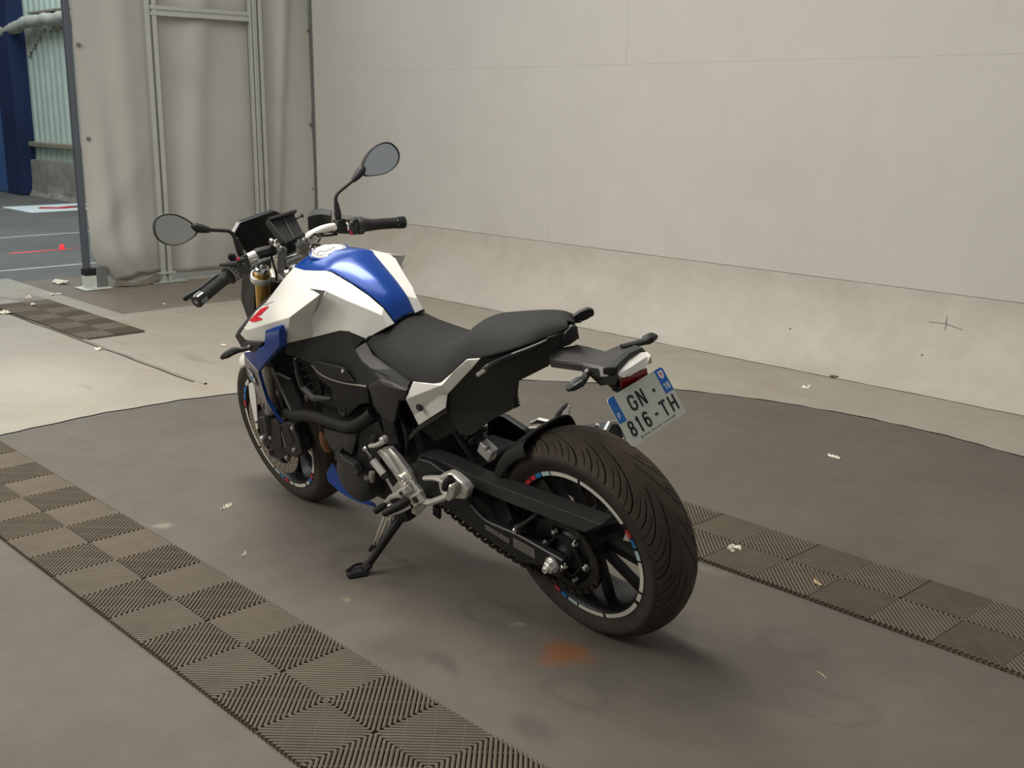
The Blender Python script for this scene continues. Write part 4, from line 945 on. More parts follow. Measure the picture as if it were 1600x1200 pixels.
# mirrors
for s in (1, -1):
    mb = MB()
    mb.tube([(1.160, 0.186 * s, 1.068), (1.158, 0.187 * s, 1.085), (1.158, 0.190 * s, 1.118)], [0.011, 0.0115, 0.008], 12)
    mb.tube([(1.158, 0.190 * s, 1.110), (1.160, 0.193 * s, 1.130), (1.158, 0.206 * s, 1.146), (1.155, 0.235 * s, 1.158), (1.151, 0.272 * s, 1.172)], 0.0058, 12)
    mb.tube([(1.151, 0.268 * s, 1.170), (1.152, 0.288 * s, 1.180), (1.156, 0.310 * s, 1.191), (1.158, 0.33 * s, 1.198)], [0.0085, 0.013, 0.016, 0.010], 14)
    mr_ = mb.build('mirror', M['plastic'], bar, True, xf=ST)
    # head outline traced around the glass (y outwards, z up), tilted back a little
    OUT = [(0.304, 1.186), (0.322, 1.216), (0.352, 1.243), (0.385, 1.2575), (0.413, 1.260), (0.434, 1.252), (0.447, 1.230), (0.447, 1.206), (0.431, 1.183), (0.405, 1.169), (0.378, 1.163), (0.345, 1.165), (0.315, 1.172)]
    OUT = [tuple(p)[::2] for p in resamp([(q[0], 0, q[1]) for q in OUT + OUT[:1]], 3)][:-1]
    n_ = len(OUT); cx_ = sum(p[0] for p in OUT) / n_; cz_ = sum(p[1] for p in OUT) / n_
    def MP(y, z, back): return (1.136 - (y - 0.37) * 0.25 + (z - 1.21) * 0.22 + back, y * s, z)
    def ring(k, back): return [MP(cx_ + (p[0] - cx_) * k, cz_ + (p[1] - cz_) * k, back) for p in OUT]
    mb = MB(); rings_ = [ring(0.925, 0.001), ring(1.0, -0.001), ring(1.02, 0.006), ring(0.92, 0.020), ring(0.6, 0.032), ring(0.15, 0.036)]
    vs = sum(rings_, []); fs = []
    for j in range(len(rings_) - 1):
        for i in range(n_): fs.append((j * n_ + i, j * n_ + (i + 1) % n_, (j + 1) * n_ + (i + 1) % n_, (j + 1) * n_ + i))
    fs.append(tuple(5 * n_ + i for i in range(n_)))
    mb.add(vs, fs); mb.build('mirror_shell', M['plastic'], mr_, True, 0, ang=50, xf=ST)
    mb = MB(); mb.add(ring(0.93, 0.0015), [tuple(range(n_))]); mb.build('mirror_glass', M['mirror'], mr_, False, xf=ST)
# dash: instrument screen and phone holder
SC = [(1.267, 0.1288, 1.0884), (1.26, 0.1305, 1.1111), (1.2521, 0.1032, 1.1386), (1.2574, -0.0321, 1.1322), (1.267, -0.0705, 1.1043), (1.2781, -0.069, 1.0685), (1.2986, -0.0105, 0.9979), (1.2867, 0.0937, 1.028)]      # one flat plate, points flattened along camera rays, already turned with the bars
def plane_fit(P):
    c = Vector((0, 0, 0))
    for p in P: c += Vector(p)
    c /= len(P); n = Vector((0, 0, 0))
    for i in range(len(P)):
        a, b = Vector(P[i]) - c, Vector(P[(i + 1) % len(P)]) - c; n += a.cross(b)
    n.normalize(); return c, n
sc_c = Vector((1.235, 0.03, 1.06))
o = link('instrument_display', SC, [tuple(range(8))], M['gloss_black'], bike); me = o.data
fixn(o)
if me.polygons[0].normal.x > 0: me.flip_normals()
solid(o, 0.022, -1); bevel(o, 0.004)
c_, n_v = plane_fit([tuple(v.co) for v in me.vertices])
if n_v.x > 0: n_v = -n_v
P2 = [c_ + (v.co - c_) * 0.965 + n_v * 0.0012 for v in me.vertices]
link('screen_glass', P2, [tuple(range(8))], M['screen'], o)
# phone holder: a shallow open tray with a centre rib, clamp jaw and thumb screw
T0, T1, T2, T3 = Vector((1.1758,0.062,1.1294)), Vector((1.2064,-0.055,1.1181)), Vector((1.1687,-0.052,1.0525)), Vector((1.1283,0.052,1.0583))
hn = (T1 - T0).cross(T3 - T0).normalized()
if hn.x > 0: hn = -hn
ph = MB(); ph.add([T0, T1, T2, T3], [(0, 1, 2, 3)])
o = ph.build('phone_holder', M['plastic_grey'], bike, xf=ST); 
if o.data.polygons[0].normal.x > 0: o.data.flip_normals()
solid(o, 0.012, -1); bevel(o, 0.002)
phh = o
def slab(name, a, b, w_, h_, m, lift=0.0):
    MB().bar(a + hn * lift, b + hn * lift, w_, h_, hn).build(name, m, phh, False, 0.002, xf=ST)
slab('holder_jaw', T0, T1, 0.010, 0.026, M['plastic'], 0.006)
slab('holder_jaw', T0, T3, 0.007, 0.020, M['plastic_grey'], 0.004)
slab('holder_jaw', T3, T2, 0.010, 0.016, M['plastic'], -0.002)
slab('centre_rib', T0.lerp(T1, 0.58), T3.lerp(T2, 0.52), 0.003, 0.004, M['label'], 0.0012)
MB().tube([T1.lerp(T2, 0.25), T1.lerp(T2, 0.25) + Vector((0, -0.018, 0.002)), T1.lerp(T2, 0.25) + Vector((0, -0.024, 0.003))], [0.003, 0.003, 0.008], 10, curve=False).build('thumb_screw', M['plastic'], phh, True, xf=ST)
mb = MB(); pc = T3.lerp(T2, 0.45); mb.tube([pc - hn * 0.004, pc - hn * 0.02 + Vector((0.01, 0, -0.01)), Vector((1.178, 0.012, 1.035))], [0.018, 0.014, 0.012], 12); mb.lathe([(0.0155, -0.014), (0.021, -0.014), (0.021, 0.014), (0.0155, 0.014)], (1.178, 0.008, 1.028), (0, 1, 0), 18, True)
mb.build('holder_mount', M['plastic'], phh, True, xf=ST)
MB().lathe([(0.0, 0.010), (0.006, 0.009), (0.0085, 0.004), (0.0085, 0.0), (0.005, -0.002), (0.005, -0.02)], (1.1548,0.075,1.0714), SAX, 14).build('ball_screw', M['chrome'], phh, True, xf=ST)
# headlight and its cowl, ahead of the fork
mb = MB()
mb.prism([(1.30, 0.985), (1.40, 0.93), (1.455, 0.84), (1.44, 0.73), (1.36, 0.70), (1.305, 0.76), (1.27, 0.88)], -0.095, 0.095)
hl = mb.build('headlight', M['plastic'], bike, False, 0.02, 3, xf=ST)
mb = MB(); mb.prism([(1.418, 0.91), (1.4625, 0.84), (1.449, 0.735), (1.43, 0.735), (1.43, 0.84), (1.405, 0.90)], -0.075, 0.075); mb.build('headlight_lens', M['clear_lens'], hl, False, 0.01, xf=ST)
for s in (1, -1):
    PTS = [(1.3191,0.122,0.896), (1.2775,0.122,0.9355), (1.2539,0.118,0.9462), (1.2788,0.118,0.8892), (1.3077,0.122,0.8273), (1.335,0.126,0.8106), (1.3497,0.126,0.8405), (1.3419,0.125,0.871)]
    poly_plate('fork_shroud', PTS, M['plastic_grey'], hl, 0.02, 0.004, s, ST)

# ---------------------------------------------------------------- fuel tank: blue centre cover, cap
BL = [((0.645, 0.038, 0.858), (0.642, 0.864)), ((0.673, 0.045, 0.907), (0.668, 0.917)), ((0.718, 0.054, 0.944), (0.712, 0.957)), ((0.772, 0.065, 0.977), (0.768, 0.993)),
      ((0.836, 0.079, 1.011), (0.838, 1.026)), ((0.8572,0.088,1.0164), (0.895, 1.037)), ((0.9171,0.094,1.0123), (0.960, 1.039)), ((0.9742,0.093,1.0065), (1.015, 1.034)), ((1.0382,0.085,1.0061), (1.0689,0,1.0133)[::2])]
rows = []
for Lp, C in BL:
    Lp = Vector(Lp); C = Vector((C[0], 0, C[1])); row = []
    for t, k in ((0, 0), (0.14, 0.34), (0.5, 0.80)):
        q = Lp.lerp(C, t); q.z = Lp.z + (C.z - Lp.z) * max(t, k); row.append(q)
    row.append(C); row += [Vector((q.x, -q.y, q.z)) for q in row[2::-1]]
    rows.append(row)
tank = sheet('tank_cover', rows, M['gloss_blue'], bike, 6, 5, 0.004, -1)
fixn(tank)
if sum(p.normal.z for p in tank.data.polygons) < 0: tank.data.flip_normals()
# filler cap with its white decal ring and black markings
cap_n = Vector((-0.10, 0, 1)).normalized(); cap_c = Vector((0.9544,0,1.0379))
CAPR = 0.056
MB().lathe([(CAPR + 0.008, -0.012), (CAPR + 0.006, -0.002), (CAPR, -0.0005), (CAPR, -0.01)], cap_c, cap_n, 48, True).build('cap_collar', M['gloss_blue'], tank, True)
cp = MB().lathe([(0.0, 0.0035), (0.035, 0.0035), (CAPR - 0.004, 0.002), (CAPR - 0.001, -0.002), (CAPR - 0.001, -0.01)], cap_c, cap_n, 48).build('filler_cap', M['st_white'], tank, True)
def oncap(u_, v_, h=0.0038):
    xx = Vector((1, 0, 0)) - cap_n * cap_n.x; xx.normalize(); yy = cap_n.cross(xx); return cap_c + xx * u_ + yy * v_ + cap_n * h
mk = MB()
for (a, b, wd) in (((-0.006, -0.006), (-0.006, 0.000), 0.008), ((-0.004, -0.020), (-0.004, -0.013), 0.008)):
    mk.bar(oncap(*a), oncap(*b), wd, 0.0006, cap_n)
for a0, a1, r_ in ((20, 120, 0.047), (140, 200, 0.044), (220, 330, 0.048), (60, 160, 0.038), (250, 300, 0.036)):
    P_ = [oncap(r_ * math.cos(rad(a)), r_ * math.sin(rad(a)), 0.003) for a in np.linspace(a0, a1, 8)]
    mk.tube(P_, 0.0010, 4, curve=False)
mk.tube([oncap(0.0, 0.045, 0.003), oncap(0.012, 0.028), oncap(-0.006, 0.010), oncap(0.010, -0.006)], 0.0011, 4)
mk.build('cap_print', M['ink'], cp)
MB().add([oncap(0.030, 0.020), oncap(-0.012, 0.030), oncap(-0.022, 0.004), oncap(-0.004, 0.006)], [(0, 1, 2, 3)]).build('cap_flap', M['silver_dull'], cp)

# ---------------------------------------------------------------- white side panels with the forward wings
WP = [(0.645, 0.040, 0.857), (0.673, 0.047, 0.905), (0.718, 0.056, 0.942), (0.772, 0.067, 0.975), (0.836, 0.081, 1.009), (0.854,0.09,1.0175), (0.9138,0.096,1.0134), (0.9709,0.095,1.0077), (1.0348,0.087,1.0072),  # 0-8
      (1.0524,0.115,0.9844), (1.1299,0.165,0.906), (1.1886,0.175,0.8726), (1.2416,0.187,0.8293), (1.2687,0.192,0.8067),   # 9-13
      (1.233,0.199,0.8098), (0.8986,0.226,0.9156), (0.7976,0.166,0.9791),       # 14 F1, 15 F2, 16 F3
      (0.8608,0.152,0.9823), (0.8098,0.136,0.9742), (0.7527,0.112,0.9429), (0.6946,0.089,0.9155), (0.6588,0.068,0.892), (0.6456,0.072,0.857),  # 17-22 crease, 22 rear
      (0.9393,0.16,0.9447),                                                    # 23 valley
      (1.3078,0.191,0.7793), (1.278,0.192,0.7627), (1.2401,0.197,0.7677), (1.1394,0.205,0.7858), (1.0037,0.205,0.8021),  # 24-28
      (0.9018,0.168,0.8238), (0.7846,0.142,0.854), (0.7538,0.134,0.8535), (0.7056,0.112,0.8282),   # 29-32
      (0.8806,0.166,0.8908), (0.7783,0.126,0.8897)]                                   # 33,34 recess
WF = [(0, 22, 21, 1), (1, 21, 20, 2), (2, 20, 19, 3), (3, 19, 18, 4), (4, 18, 17, 5), (5, 17, 23, 6), (6, 23, 7), (7, 23, 9, 8), (9, 23, 10), (10, 23, 15, 11), (11, 15, 14, 12), (12, 14, 13),
      (23, 17, 16, 15), (13, 14, 26, 25, 24), (14, 15, 28, 27, 26), (15, 16, 33), (15, 33, 29, 28), (16, 17, 18, 33), (18, 19, 34, 33), (33, 34, 30, 29), (19, 20, 31, 34), (34, 31, 30), (20, 21, 22, 32), (20, 32, 31)]
# black trim framing the wing's leading edge
TRI = [(1.1058,0.15,0.9311), (1.1318,0.164,0.9053), (1.1962,0.171,0.8699), (1.2474,0.184,0.8271), (1.27,0.191,0.8072), (1.3078,0.191,0.7793), (1.2807,0.191,0.7607), (1.152,0.199,0.7789)]
TRO = [(1.139,0.135,0.9208), (1.1955,0.145,0.8862), (1.2557,0.165,0.8436), (1.3067,0.17,0.8087), (1.3369,0.18,0.7839), (1.3626,0.184,0.7597), (1.3232,0.194,0.7338), (1.2292,0.203,0.7355)]
def side_panels(s):
    pn = facet('tank_side_panel', WP, WF, M['gloss_white'], bike, 0.005, 0.008, s, seg=4, ang=23)
    rows_ = [[TRI[i], avg(TRI[i], TRO[i]), TRO[i]] for i in range(8)]
    P_ = [p for r_ in rows_ for p in r_]
    facet('wing_trim', P_, [(3 * i + k, 3 * i + k + 1, 3 * i + 4 + k, 3 * i + 3 + k) for i in range(7) for k in range(2)], M['plastic'], pn, 0.006, 0.002, s)
    # red R decal and small lettering, lying on the wing face
    o_ = 0.0024
    def on_face(px_pts):
        A_, B_, C_ = Vector(WP[11]), Vector(WP[15]), Vector(WP[23]); n_ = (B_ - A_).cross(C_ - A_).normalized()
        if n_.z < 0: n_ = -n_
        return [tuple(Vector(p) - n_ * ((Vector(p) - A_).dot(n_) - o_)) for p in px_pts]
    bpy.context.view_layer.update()
    dg_ = bpy.context.evaluated_depsgraph_get(); bv = BVHTree.FromObject(pn, dg_)
    def drape(name, P_, m, off=0.0012, cuts=3, parent=pn):
        bm = bmesh.new(); bm.faces.new([bm.verts.new(mir(p, s)) for p in P_])
        bmesh.ops.triangulate(bm, faces=bm.faces[:]); bmesh.ops.subdivide_edges(bm, edges=bm.edges[:], cuts=cuts, use_grid_fill=True)
        for v in bm.verts:
            h_ = bv.find_nearest(v.co)
            n_ = h_[1]
            if n_.z < 0: n_ = -n_
            v.co = h_[0] + n_ * off
        me = bpy.data.meshes.new(name); bm.to_mesh(me); bm.free(); me.materials.append(m)
        o2 = bpy.data.objects.new(name, me); COL.objects.link(o2); o2.parent = parent
        fixn(o2)
        return o2
    drape('red_decal', [(1.092, 0.1772, 0.9043), (1.0897, 0.1801, 0.9016), (1.1107, 0.1853, 0.8881), (1.1333, 0.1884, 0.874), (1.1638, 0.187, 0.8627), (1.1106, 0.1985, 0.8666), (1.1175, 0.199, 0.8626), (1.1886, 0.1929, 0.841), (1.2125, 0.1883, 0.8382), (1.2267, 0.1854, 0.8381), (1.1955, 0.1817, 0.8576), (1.1651, 0.1796, 0.8752), (1.1494, 0.1751, 0.8864)], M['print_red'])  # outline cast from the camera through image pixels onto the panel
    mb = MB()
    for k, (px0, px1) in enumerate(DASH):
        hh = [bv.find_nearest(Vector(mir(p, s))) for p in (px0, px1)]; a, b = [h[0] + (h[1] if h[1].z > 0 else -h[1]) * 0.001 for h in hh]; mb.bar(a, b, 0.0016, 0.0006)
    lt_ = mb.build('decal_lettering', M['plastic_grey'], pn); lt_['kind'] = 'stuff'
    # blue scoop under the wing
    SP = [(1.0672,0.226,0.8463), (0.9498,0.232,0.8848), (0.9468,0.228,0.8824), (1.0665,0.231,0.8376), (0.9653,0.237,0.8672), (0.9526,0.224,0.8489), (0.9646,0.222,0.821), (0.9786,0.22,0.8064),
          (1.0573,0.216,0.7614), (1.2183,0.212,0.6628), (1.2104,0.218,0.674), (1.0872,0.236,0.7936), (0.985,0.24,0.8129), (1.2343,0.214,0.7376), (1.2937,0.205,0.7204), (1.3023,0.203,0.7086)]
    SF = [(0, 1, 4, 3), (1, 2, 5, 4), (3, 4, 12, 11), (4, 5, 6, 7, 12), (11, 12, 10), (11, 10, 13), (13, 10, 15, 14), (12, 7, 8, 10), (10, 8, 9)]
    sc_ = facet('side_scoop', SP, SF, M['gloss_blue'], bike, 0.005, 0.003, s)
    # radiator cowl: grey outer face, blue rear flank, roundel
    CW = [(1.3045,0.203,0.7059), (1.2143,0.217,0.6693), (1.2142,0.217,0.6542), (1.2379,0.205,0.5443), (1.2288,0.196,0.4936), (1.2098,0.186,0.4589), (1.361,0.18,0.6546), (1.3725,0.176,0.6096), (1.3413,0.18,0.5714), (1.3443,0.18,0.5512), (1.3245,0.182,0.5428), (1.2821,0.186,0.5196), (1.2416,0.186,0.4858)]
    cw = facet('radiator_cowl', CW, [(0, 1, 2, 7, 6), (2, 8, 7), (2, 3, 10, 9, 8), (3, 4, 11, 10), (4, 5, 12, 11)], M['grey_panel'], bike, 0.005, 0.002, s)
    CB = [(1.2097,0.2175,0.6693), (1.2068,0.208,0.6618), (1.2303,0.198,0.5754), (1.2236,0.188,0.5127), (1.212,0.18,0.4616), (1.2089,0.1865,0.4594), (1.2278,0.1965,0.4941), (1.237,0.2055,0.5447), (1.2133,0.2175,0.6546)]
    facet('cowl_flank', CB, [(0, 1, 2, 8), (2, 7, 8), (2, 3, 6, 7), (3, 4, 5, 6)], M['gloss_blue'], cw, 0.005, 0.0015, s)
    rc = Vector((1.295,0.2,0.6283)); rc = Vector((rc.x, rc.y * s, rc.z)); A_, B_, C_ = Vector(CW[2]), Vector(CW[7]), Vector(CW[3]); nn = (B_ - A_).cross(C_ - A_).normalized()
    if nn.y < 0: nn = -nn
    rc_ = Vector((1.2964,0.199,0.6264)); rc_ = rc_ - nn * ((rc_ - A_).dot(nn) - 0.0015); nn = Vector((nn.x, nn.y * s, nn.z)); rc = Vector((rc_.x, rc_.y * s, rc_.z))
    MB().lathe([(0.0, 0.002), (0.030, 0.002), (0.032, 0.0), (0.032, -0.002)], rc, nn, 32).build('roundel', M['gloss_black'], cw, True)
    xx = Vector((0, 0, 1)) - nn * nn.z; xx.normalize(); yy = nn.cross(xx)
    for q in range(4):
        P_ = [rc + nn * 0.0026] + [rc + nn * 0.0026 + (xx * math.cos(a) + yy * math.sin(a)) * 0.018 for a in np.linspace(q * PI / 2, (q + 1) * PI / 2, 8)]
        link('roundel_quarter', P_, [tuple(range(9))], M['st_blue'] if q % 2 else M['print_white'], cw)
    for a in (0.9, 1.6, 2.3):
        p = rc + nn * 0.0026 + (xx * math.cos(a - 1.6) + yy * math.sin(a - 1.6)) * 0.0245
        MB().box(p, (0.004, 0.0008, 0.007)).build('roundel_letter', M['print_white'], cw)
    # indicator on its stalk
    mb = MB(); mb.add([(1.2972,0.207,0.7439), (1.2347,0.212,0.7728), (1.1161,0.218,0.7964), (1.1148,0.222,0.7906), (1.1629,0.222,0.7588), (1.2009,0.22,0.7468), (1.2452,0.214,0.7467)], [tuple(range(7))])
    if s < 0: mb.v = flip(mb.v)
    ib = mb.build('indicator_bracket', M['plastic'], bike); solid(ib, 0.012, 0); bevel(ib, 0.003)
    I0, I1, I2, I3, I4 = (Vector((1.2195,0.222,0.7569)), Vector((1.2292,0.245,0.7584)), Vector((1.2395,0.262,0.7617)), Vector((1.2578,0.283,0.7529)), Vector((1.2697,0.298,0.7448)))
    mb = MB(); mb.tube([mir(p, s) for p in (I0, I1, I2, I3, I4)], [0.010, 0.010, 0.0165, 0.0155, 0.007], 8, ex=0.8)
    ind = mb.build('front_indicator', M['plastic'], bike, True)
    mb = MB(); mb.tube([mir(tuple(p + Vector((0.004, 0, 0.001))), s) for p in (I2, I3, I4)], [0.0145, 0.014, 0.006], 8, ex=0.7); mb.build('indicator_lens', M['smoke_lens'], ind, True)
    MB().lathe([(0.0, 0.004), (0.005, 0.004), (0.006, 0.0), (0.006, -0.003)], mir((1.2009,0.228,0.7673), s), (0, s, 0), 10).build('bracket_screw', M['label'], ib, True)
DASH = [((1.1382, 0.169, 0.8977), (1.125, 0.1694, 0.9019)), ((1.1217, 0.1715, 0.9005), (1.1184, 0.1685, 0.9053)), ((1.1119, 0.1714, 0.9041), (1.1017, 0.1714, 0.9077)), ((1.1108, 0.1692, 0.9071), (1.1047, 0.1677, 0.9093)), ((1.0939, 0.1712, 0.9094), (1.0888, 0.169, 0.9115)), ((1.0981, 0.1671, 0.9108), (1.0888, 0.166, 0.9132)), ((1.0814, 0.1685, 0.9132), (1.0793, 0.1641, 0.9161))]  # lettering stroke ends, likewise cast along camera rays onto the panel
both(side_panels)

# ---------------------------------------------------------------- black side covers, seat surround, frame plates
def side_covers(s):
    P_ = [(1.0062,0.203,0.803), (0.9044,0.166,0.8242), (0.7869,0.14,0.8548), (0.7561,0.132,0.8543), (0.7098,0.109,0.8273), (0.7346,0.14,0.8032), (0.6875,0.156,0.7749), (0.6744,0.168,0.7054),
          (0.8039,0.176,0.6981), (0.8928,0.18,0.7075), (0.9264,0.183,0.7375), (0.9962,0.19,0.7509), (1.0421,0.196,0.7564), (0.6559,0.152,0.7582), (0.5814,0.152,0.7477), (0.5489,0.16,0.7291), (0.6038,0.166,0.7374)]
    sc_ = facet('side_cover', P_, [(0, 1, 11, 12), (1, 10, 11), (1, 2, 8, 9, 10), (2, 3, 5, 6, 8), (3, 4, 5), (6, 7, 8), (6, 13, 16, 7), (13, 14, 15, 16)], M['plastic'], bike, 0.006, 0.004, s)
    P_ = [(0.9144,0.189,0.7457), (0.891,0.187,0.7556), (0.7824,0.182,0.7542), (0.757,0.18,0.7517), (0.7222,0.18,0.712), (0.7913,0.183,0.706), (0.8765,0.186,0.7145)]
    fl_ = facet('cover_flap', P_, [tuple(range(7))], M['plastic'], sc_, 0.006, 0.003, s)
    MB().lathe([(0.0, 0.002), (0.004, 0.002), (0.006, 0.0), (0.006, -0.004)], mir((0.7617,0.184,0.7431), s), (0, s, 0.2), 14).build('cover_screw', M['silver_dull'], fl_, True)
    # frame spar below, with the opening behind the cylinder
    P_ = [(0.9409,0.178,0.7293), (0.9026,0.176,0.7016), (0.8115,0.172,0.6926), (0.6784,0.166,0.7016), (0.7009,0.16,0.6386), (0.7592,0.16,0.6195), (0.8133,0.158,0.5801), (0.8478,0.158,0.5521), (0.8663,0.158,0.5479), (0.8858,0.16,0.5762), (0.9365,0.162,0.5797), (0.9926,0.166,0.5832), (0.9693,0.166,0.6041), (0.8986,0.166,0.6157), (0.8712,0.167,0.6453), (0.9009,0.17,0.6695), (0.9313,0.173,0.6848)]
    fr = facet('frame_spar', P_, [tuple(range(17))], M['engine'], bike, 0.02, 0.004, s)
    MB().tube([mir(p, s) for p in ((0.93,0.181,0.7327), (0.8937,0.179,0.7047), (0.8065,0.175,0.695), (0.6755,0.17,0.704))], 0.0032, 6).build('spar_edge', M['label'], fr, True)
    mb = MB(); P2 = [(1.0347,0.172,0.7316), (1.047,0.17,0.6721), (1.0458,0.168,0.6258), (0.9958,0.167,0.5967), (0.8954,0.166,0.6153)]
    mb.tube([mir(p, s) for p in P2], [0.007, 0.010, 0.012, 0.013, 0.006], 6, curve=False); mb.build('frame_link', M['plastic_grey'], fr, False, 0.002)
    MB().lathe([(0.0, 0.006), (0.008, 0.006), (0.014, 0.0), (0.014, -0.01)], mir((1.0518,0.16,0.5816), s), (0, s, 0), 14).build('frame_bolt', M['plastic_grey'], fr, True)
    MB().lathe([(0.010, 0.0), (0.018, 0.002), (0.021, -0.004), (0.021, -0.02)], mir((0.8645,0.16,0.5787), s), (0, s, 0), 20).build('frame_boss', M['plastic_grey'], fr, True)
    # seat surround
    P_ = [(0.7412,0.139,0.8016), (0.7077,0.112,0.8196), (0.6756,0.12,0.7881), (0.5639,0.136,0.7684), (0.4833,0.146,0.75), (0.504,0.156,0.7181), (0.5596,0.156,0.7292), (0.5786,0.156,0.7501), (0.6506,0.156,0.7589), (0.6842,0.156,0.7755)]
    facet('seat_surround', P_, [(0, 1, 2, 9), (2, 3, 8, 9), (3, 4, 5, 6, 7, 8)], M['plastic_grey'], bike, 0.006, 0.004, s)
    # gusset plates of the rear frame
    P_ = [(0.6681,0.172,0.7086), (0.5901,0.176,0.7488), (0.532,0.174,0.7451), (0.4849,0.168,0.7276), (0.5182,0.16,0.6842), (0.54,0.165,0.684), (0.5813,0.16,0.6223), (0.6064,0.156,0.5912), (0.66,0.16,0.6067), (0.6777,0.164,0.637), (0.6675,0.17,0.6846), (0.5787,0.182,0.7354), (0.5208,0.18,0.7319)]
    gs = facet('frame_gusset', P_, [(0, 1, 11, 10), (1, 2, 12, 11), (2, 3, 12), (3, 4, 5, 12), (10, 11, 8, 9), (11, 12, 5, 6, 8), (6, 7, 8)], M['plastic_grey'], bike, 0.02, 0.003, s)
    P_ = [(0.664,0.158,0.6027), (0.5947,0.156,0.6152), (0.6097,0.156,0.5904), (0.6077,0.156,0.5282), (0.6081,0.156,0.4755), (0.6622,0.156,0.4793), (0.6753,0.156,0.5116), (0.6663,0.158,0.5631)]
    facet('lower_gusset', P_, [tuple(range(8))], M['satin_black'], gs, 0.03, 0.004, s)
both(side_covers)

# ---------------------------------------------------------------- seat
SR = [((0.704, 0.114, 0.821), (0.655, 0.862)), ((0.6404,0.13,0.7916), (0.600, 0.842)), ((0.5527,0.142,0.7711), (0.520, 0.828)), ((0.4692,0.15,0.7526), (0.440, 0.826)), ((0.3999,0.15,0.7605), (0.410, 0.832)), ((0.34,0.148,0.7774), (0.360, 0.856)),
      ((0.2896,0.143,0.8138), (0.318, 0.890)), ((0.239,0.134,0.8531), (0.270, 0.916)), ((0.2052,0.128,0.8622), (0.235, 0.926)), ((0.1049,0.125,0.8952), (0.130, 0.944)), ((0.0347,0.097,0.9165), (0.070, 0.953)),
      ((-0.0027,0.052,0.9246), (0.008, 0.956)), ((-0.0322,0.024,0.9359), (-0.018, 0.955)), ((-0.0423,0.012,0.9421), (-0.030, 0.952))]
rows = []
for i, (Lp, C) in enumerate(SR):
    Lp = Vector(Lp); C = Vector((C[0], 0, C[1])); h = C.z - Lp.z; row = []
    row.append(Lp + Vector((0, -0.03, -0.022)))
    row.append(Lp + Vector((0, -0.006, -0.006)))
    row.append(Lp)
    for t, k in ((0.12, 0.33), (0.30, 0.64), (0.62, 0.91)):
        q = Lp.lerp(C, t); q.z = Lp.z + h * k; row.append(q)
    row.append(C); row += [Vector((q.x, -q.y, q.z)) for q in row[5::-1]]
    rows.append(row)
seat = sheet('seat', rows, M['vinyl'], bike, 5, 4)
fixn(seat)
if sum(p.normal.z for p in seat.data.polygons) < 0: seat.data.flip_normals()
solid(seat, 0.006, -1)
# black nose trim between tank and seat
mb = MB(); mb.tube([(0.704, 0.116, 0.826), (0.678, 0.075, 0.848), (0.652, 0.040, 0.860), (0.648, 0, 0.866), (0.652, -0.040, 0.860), (0.678, -0.075, 0.848), (0.704, -0.116, 0.826)], 0.004, 8); mb.build('seat_nose_trim', M['plastic'], seat, True)

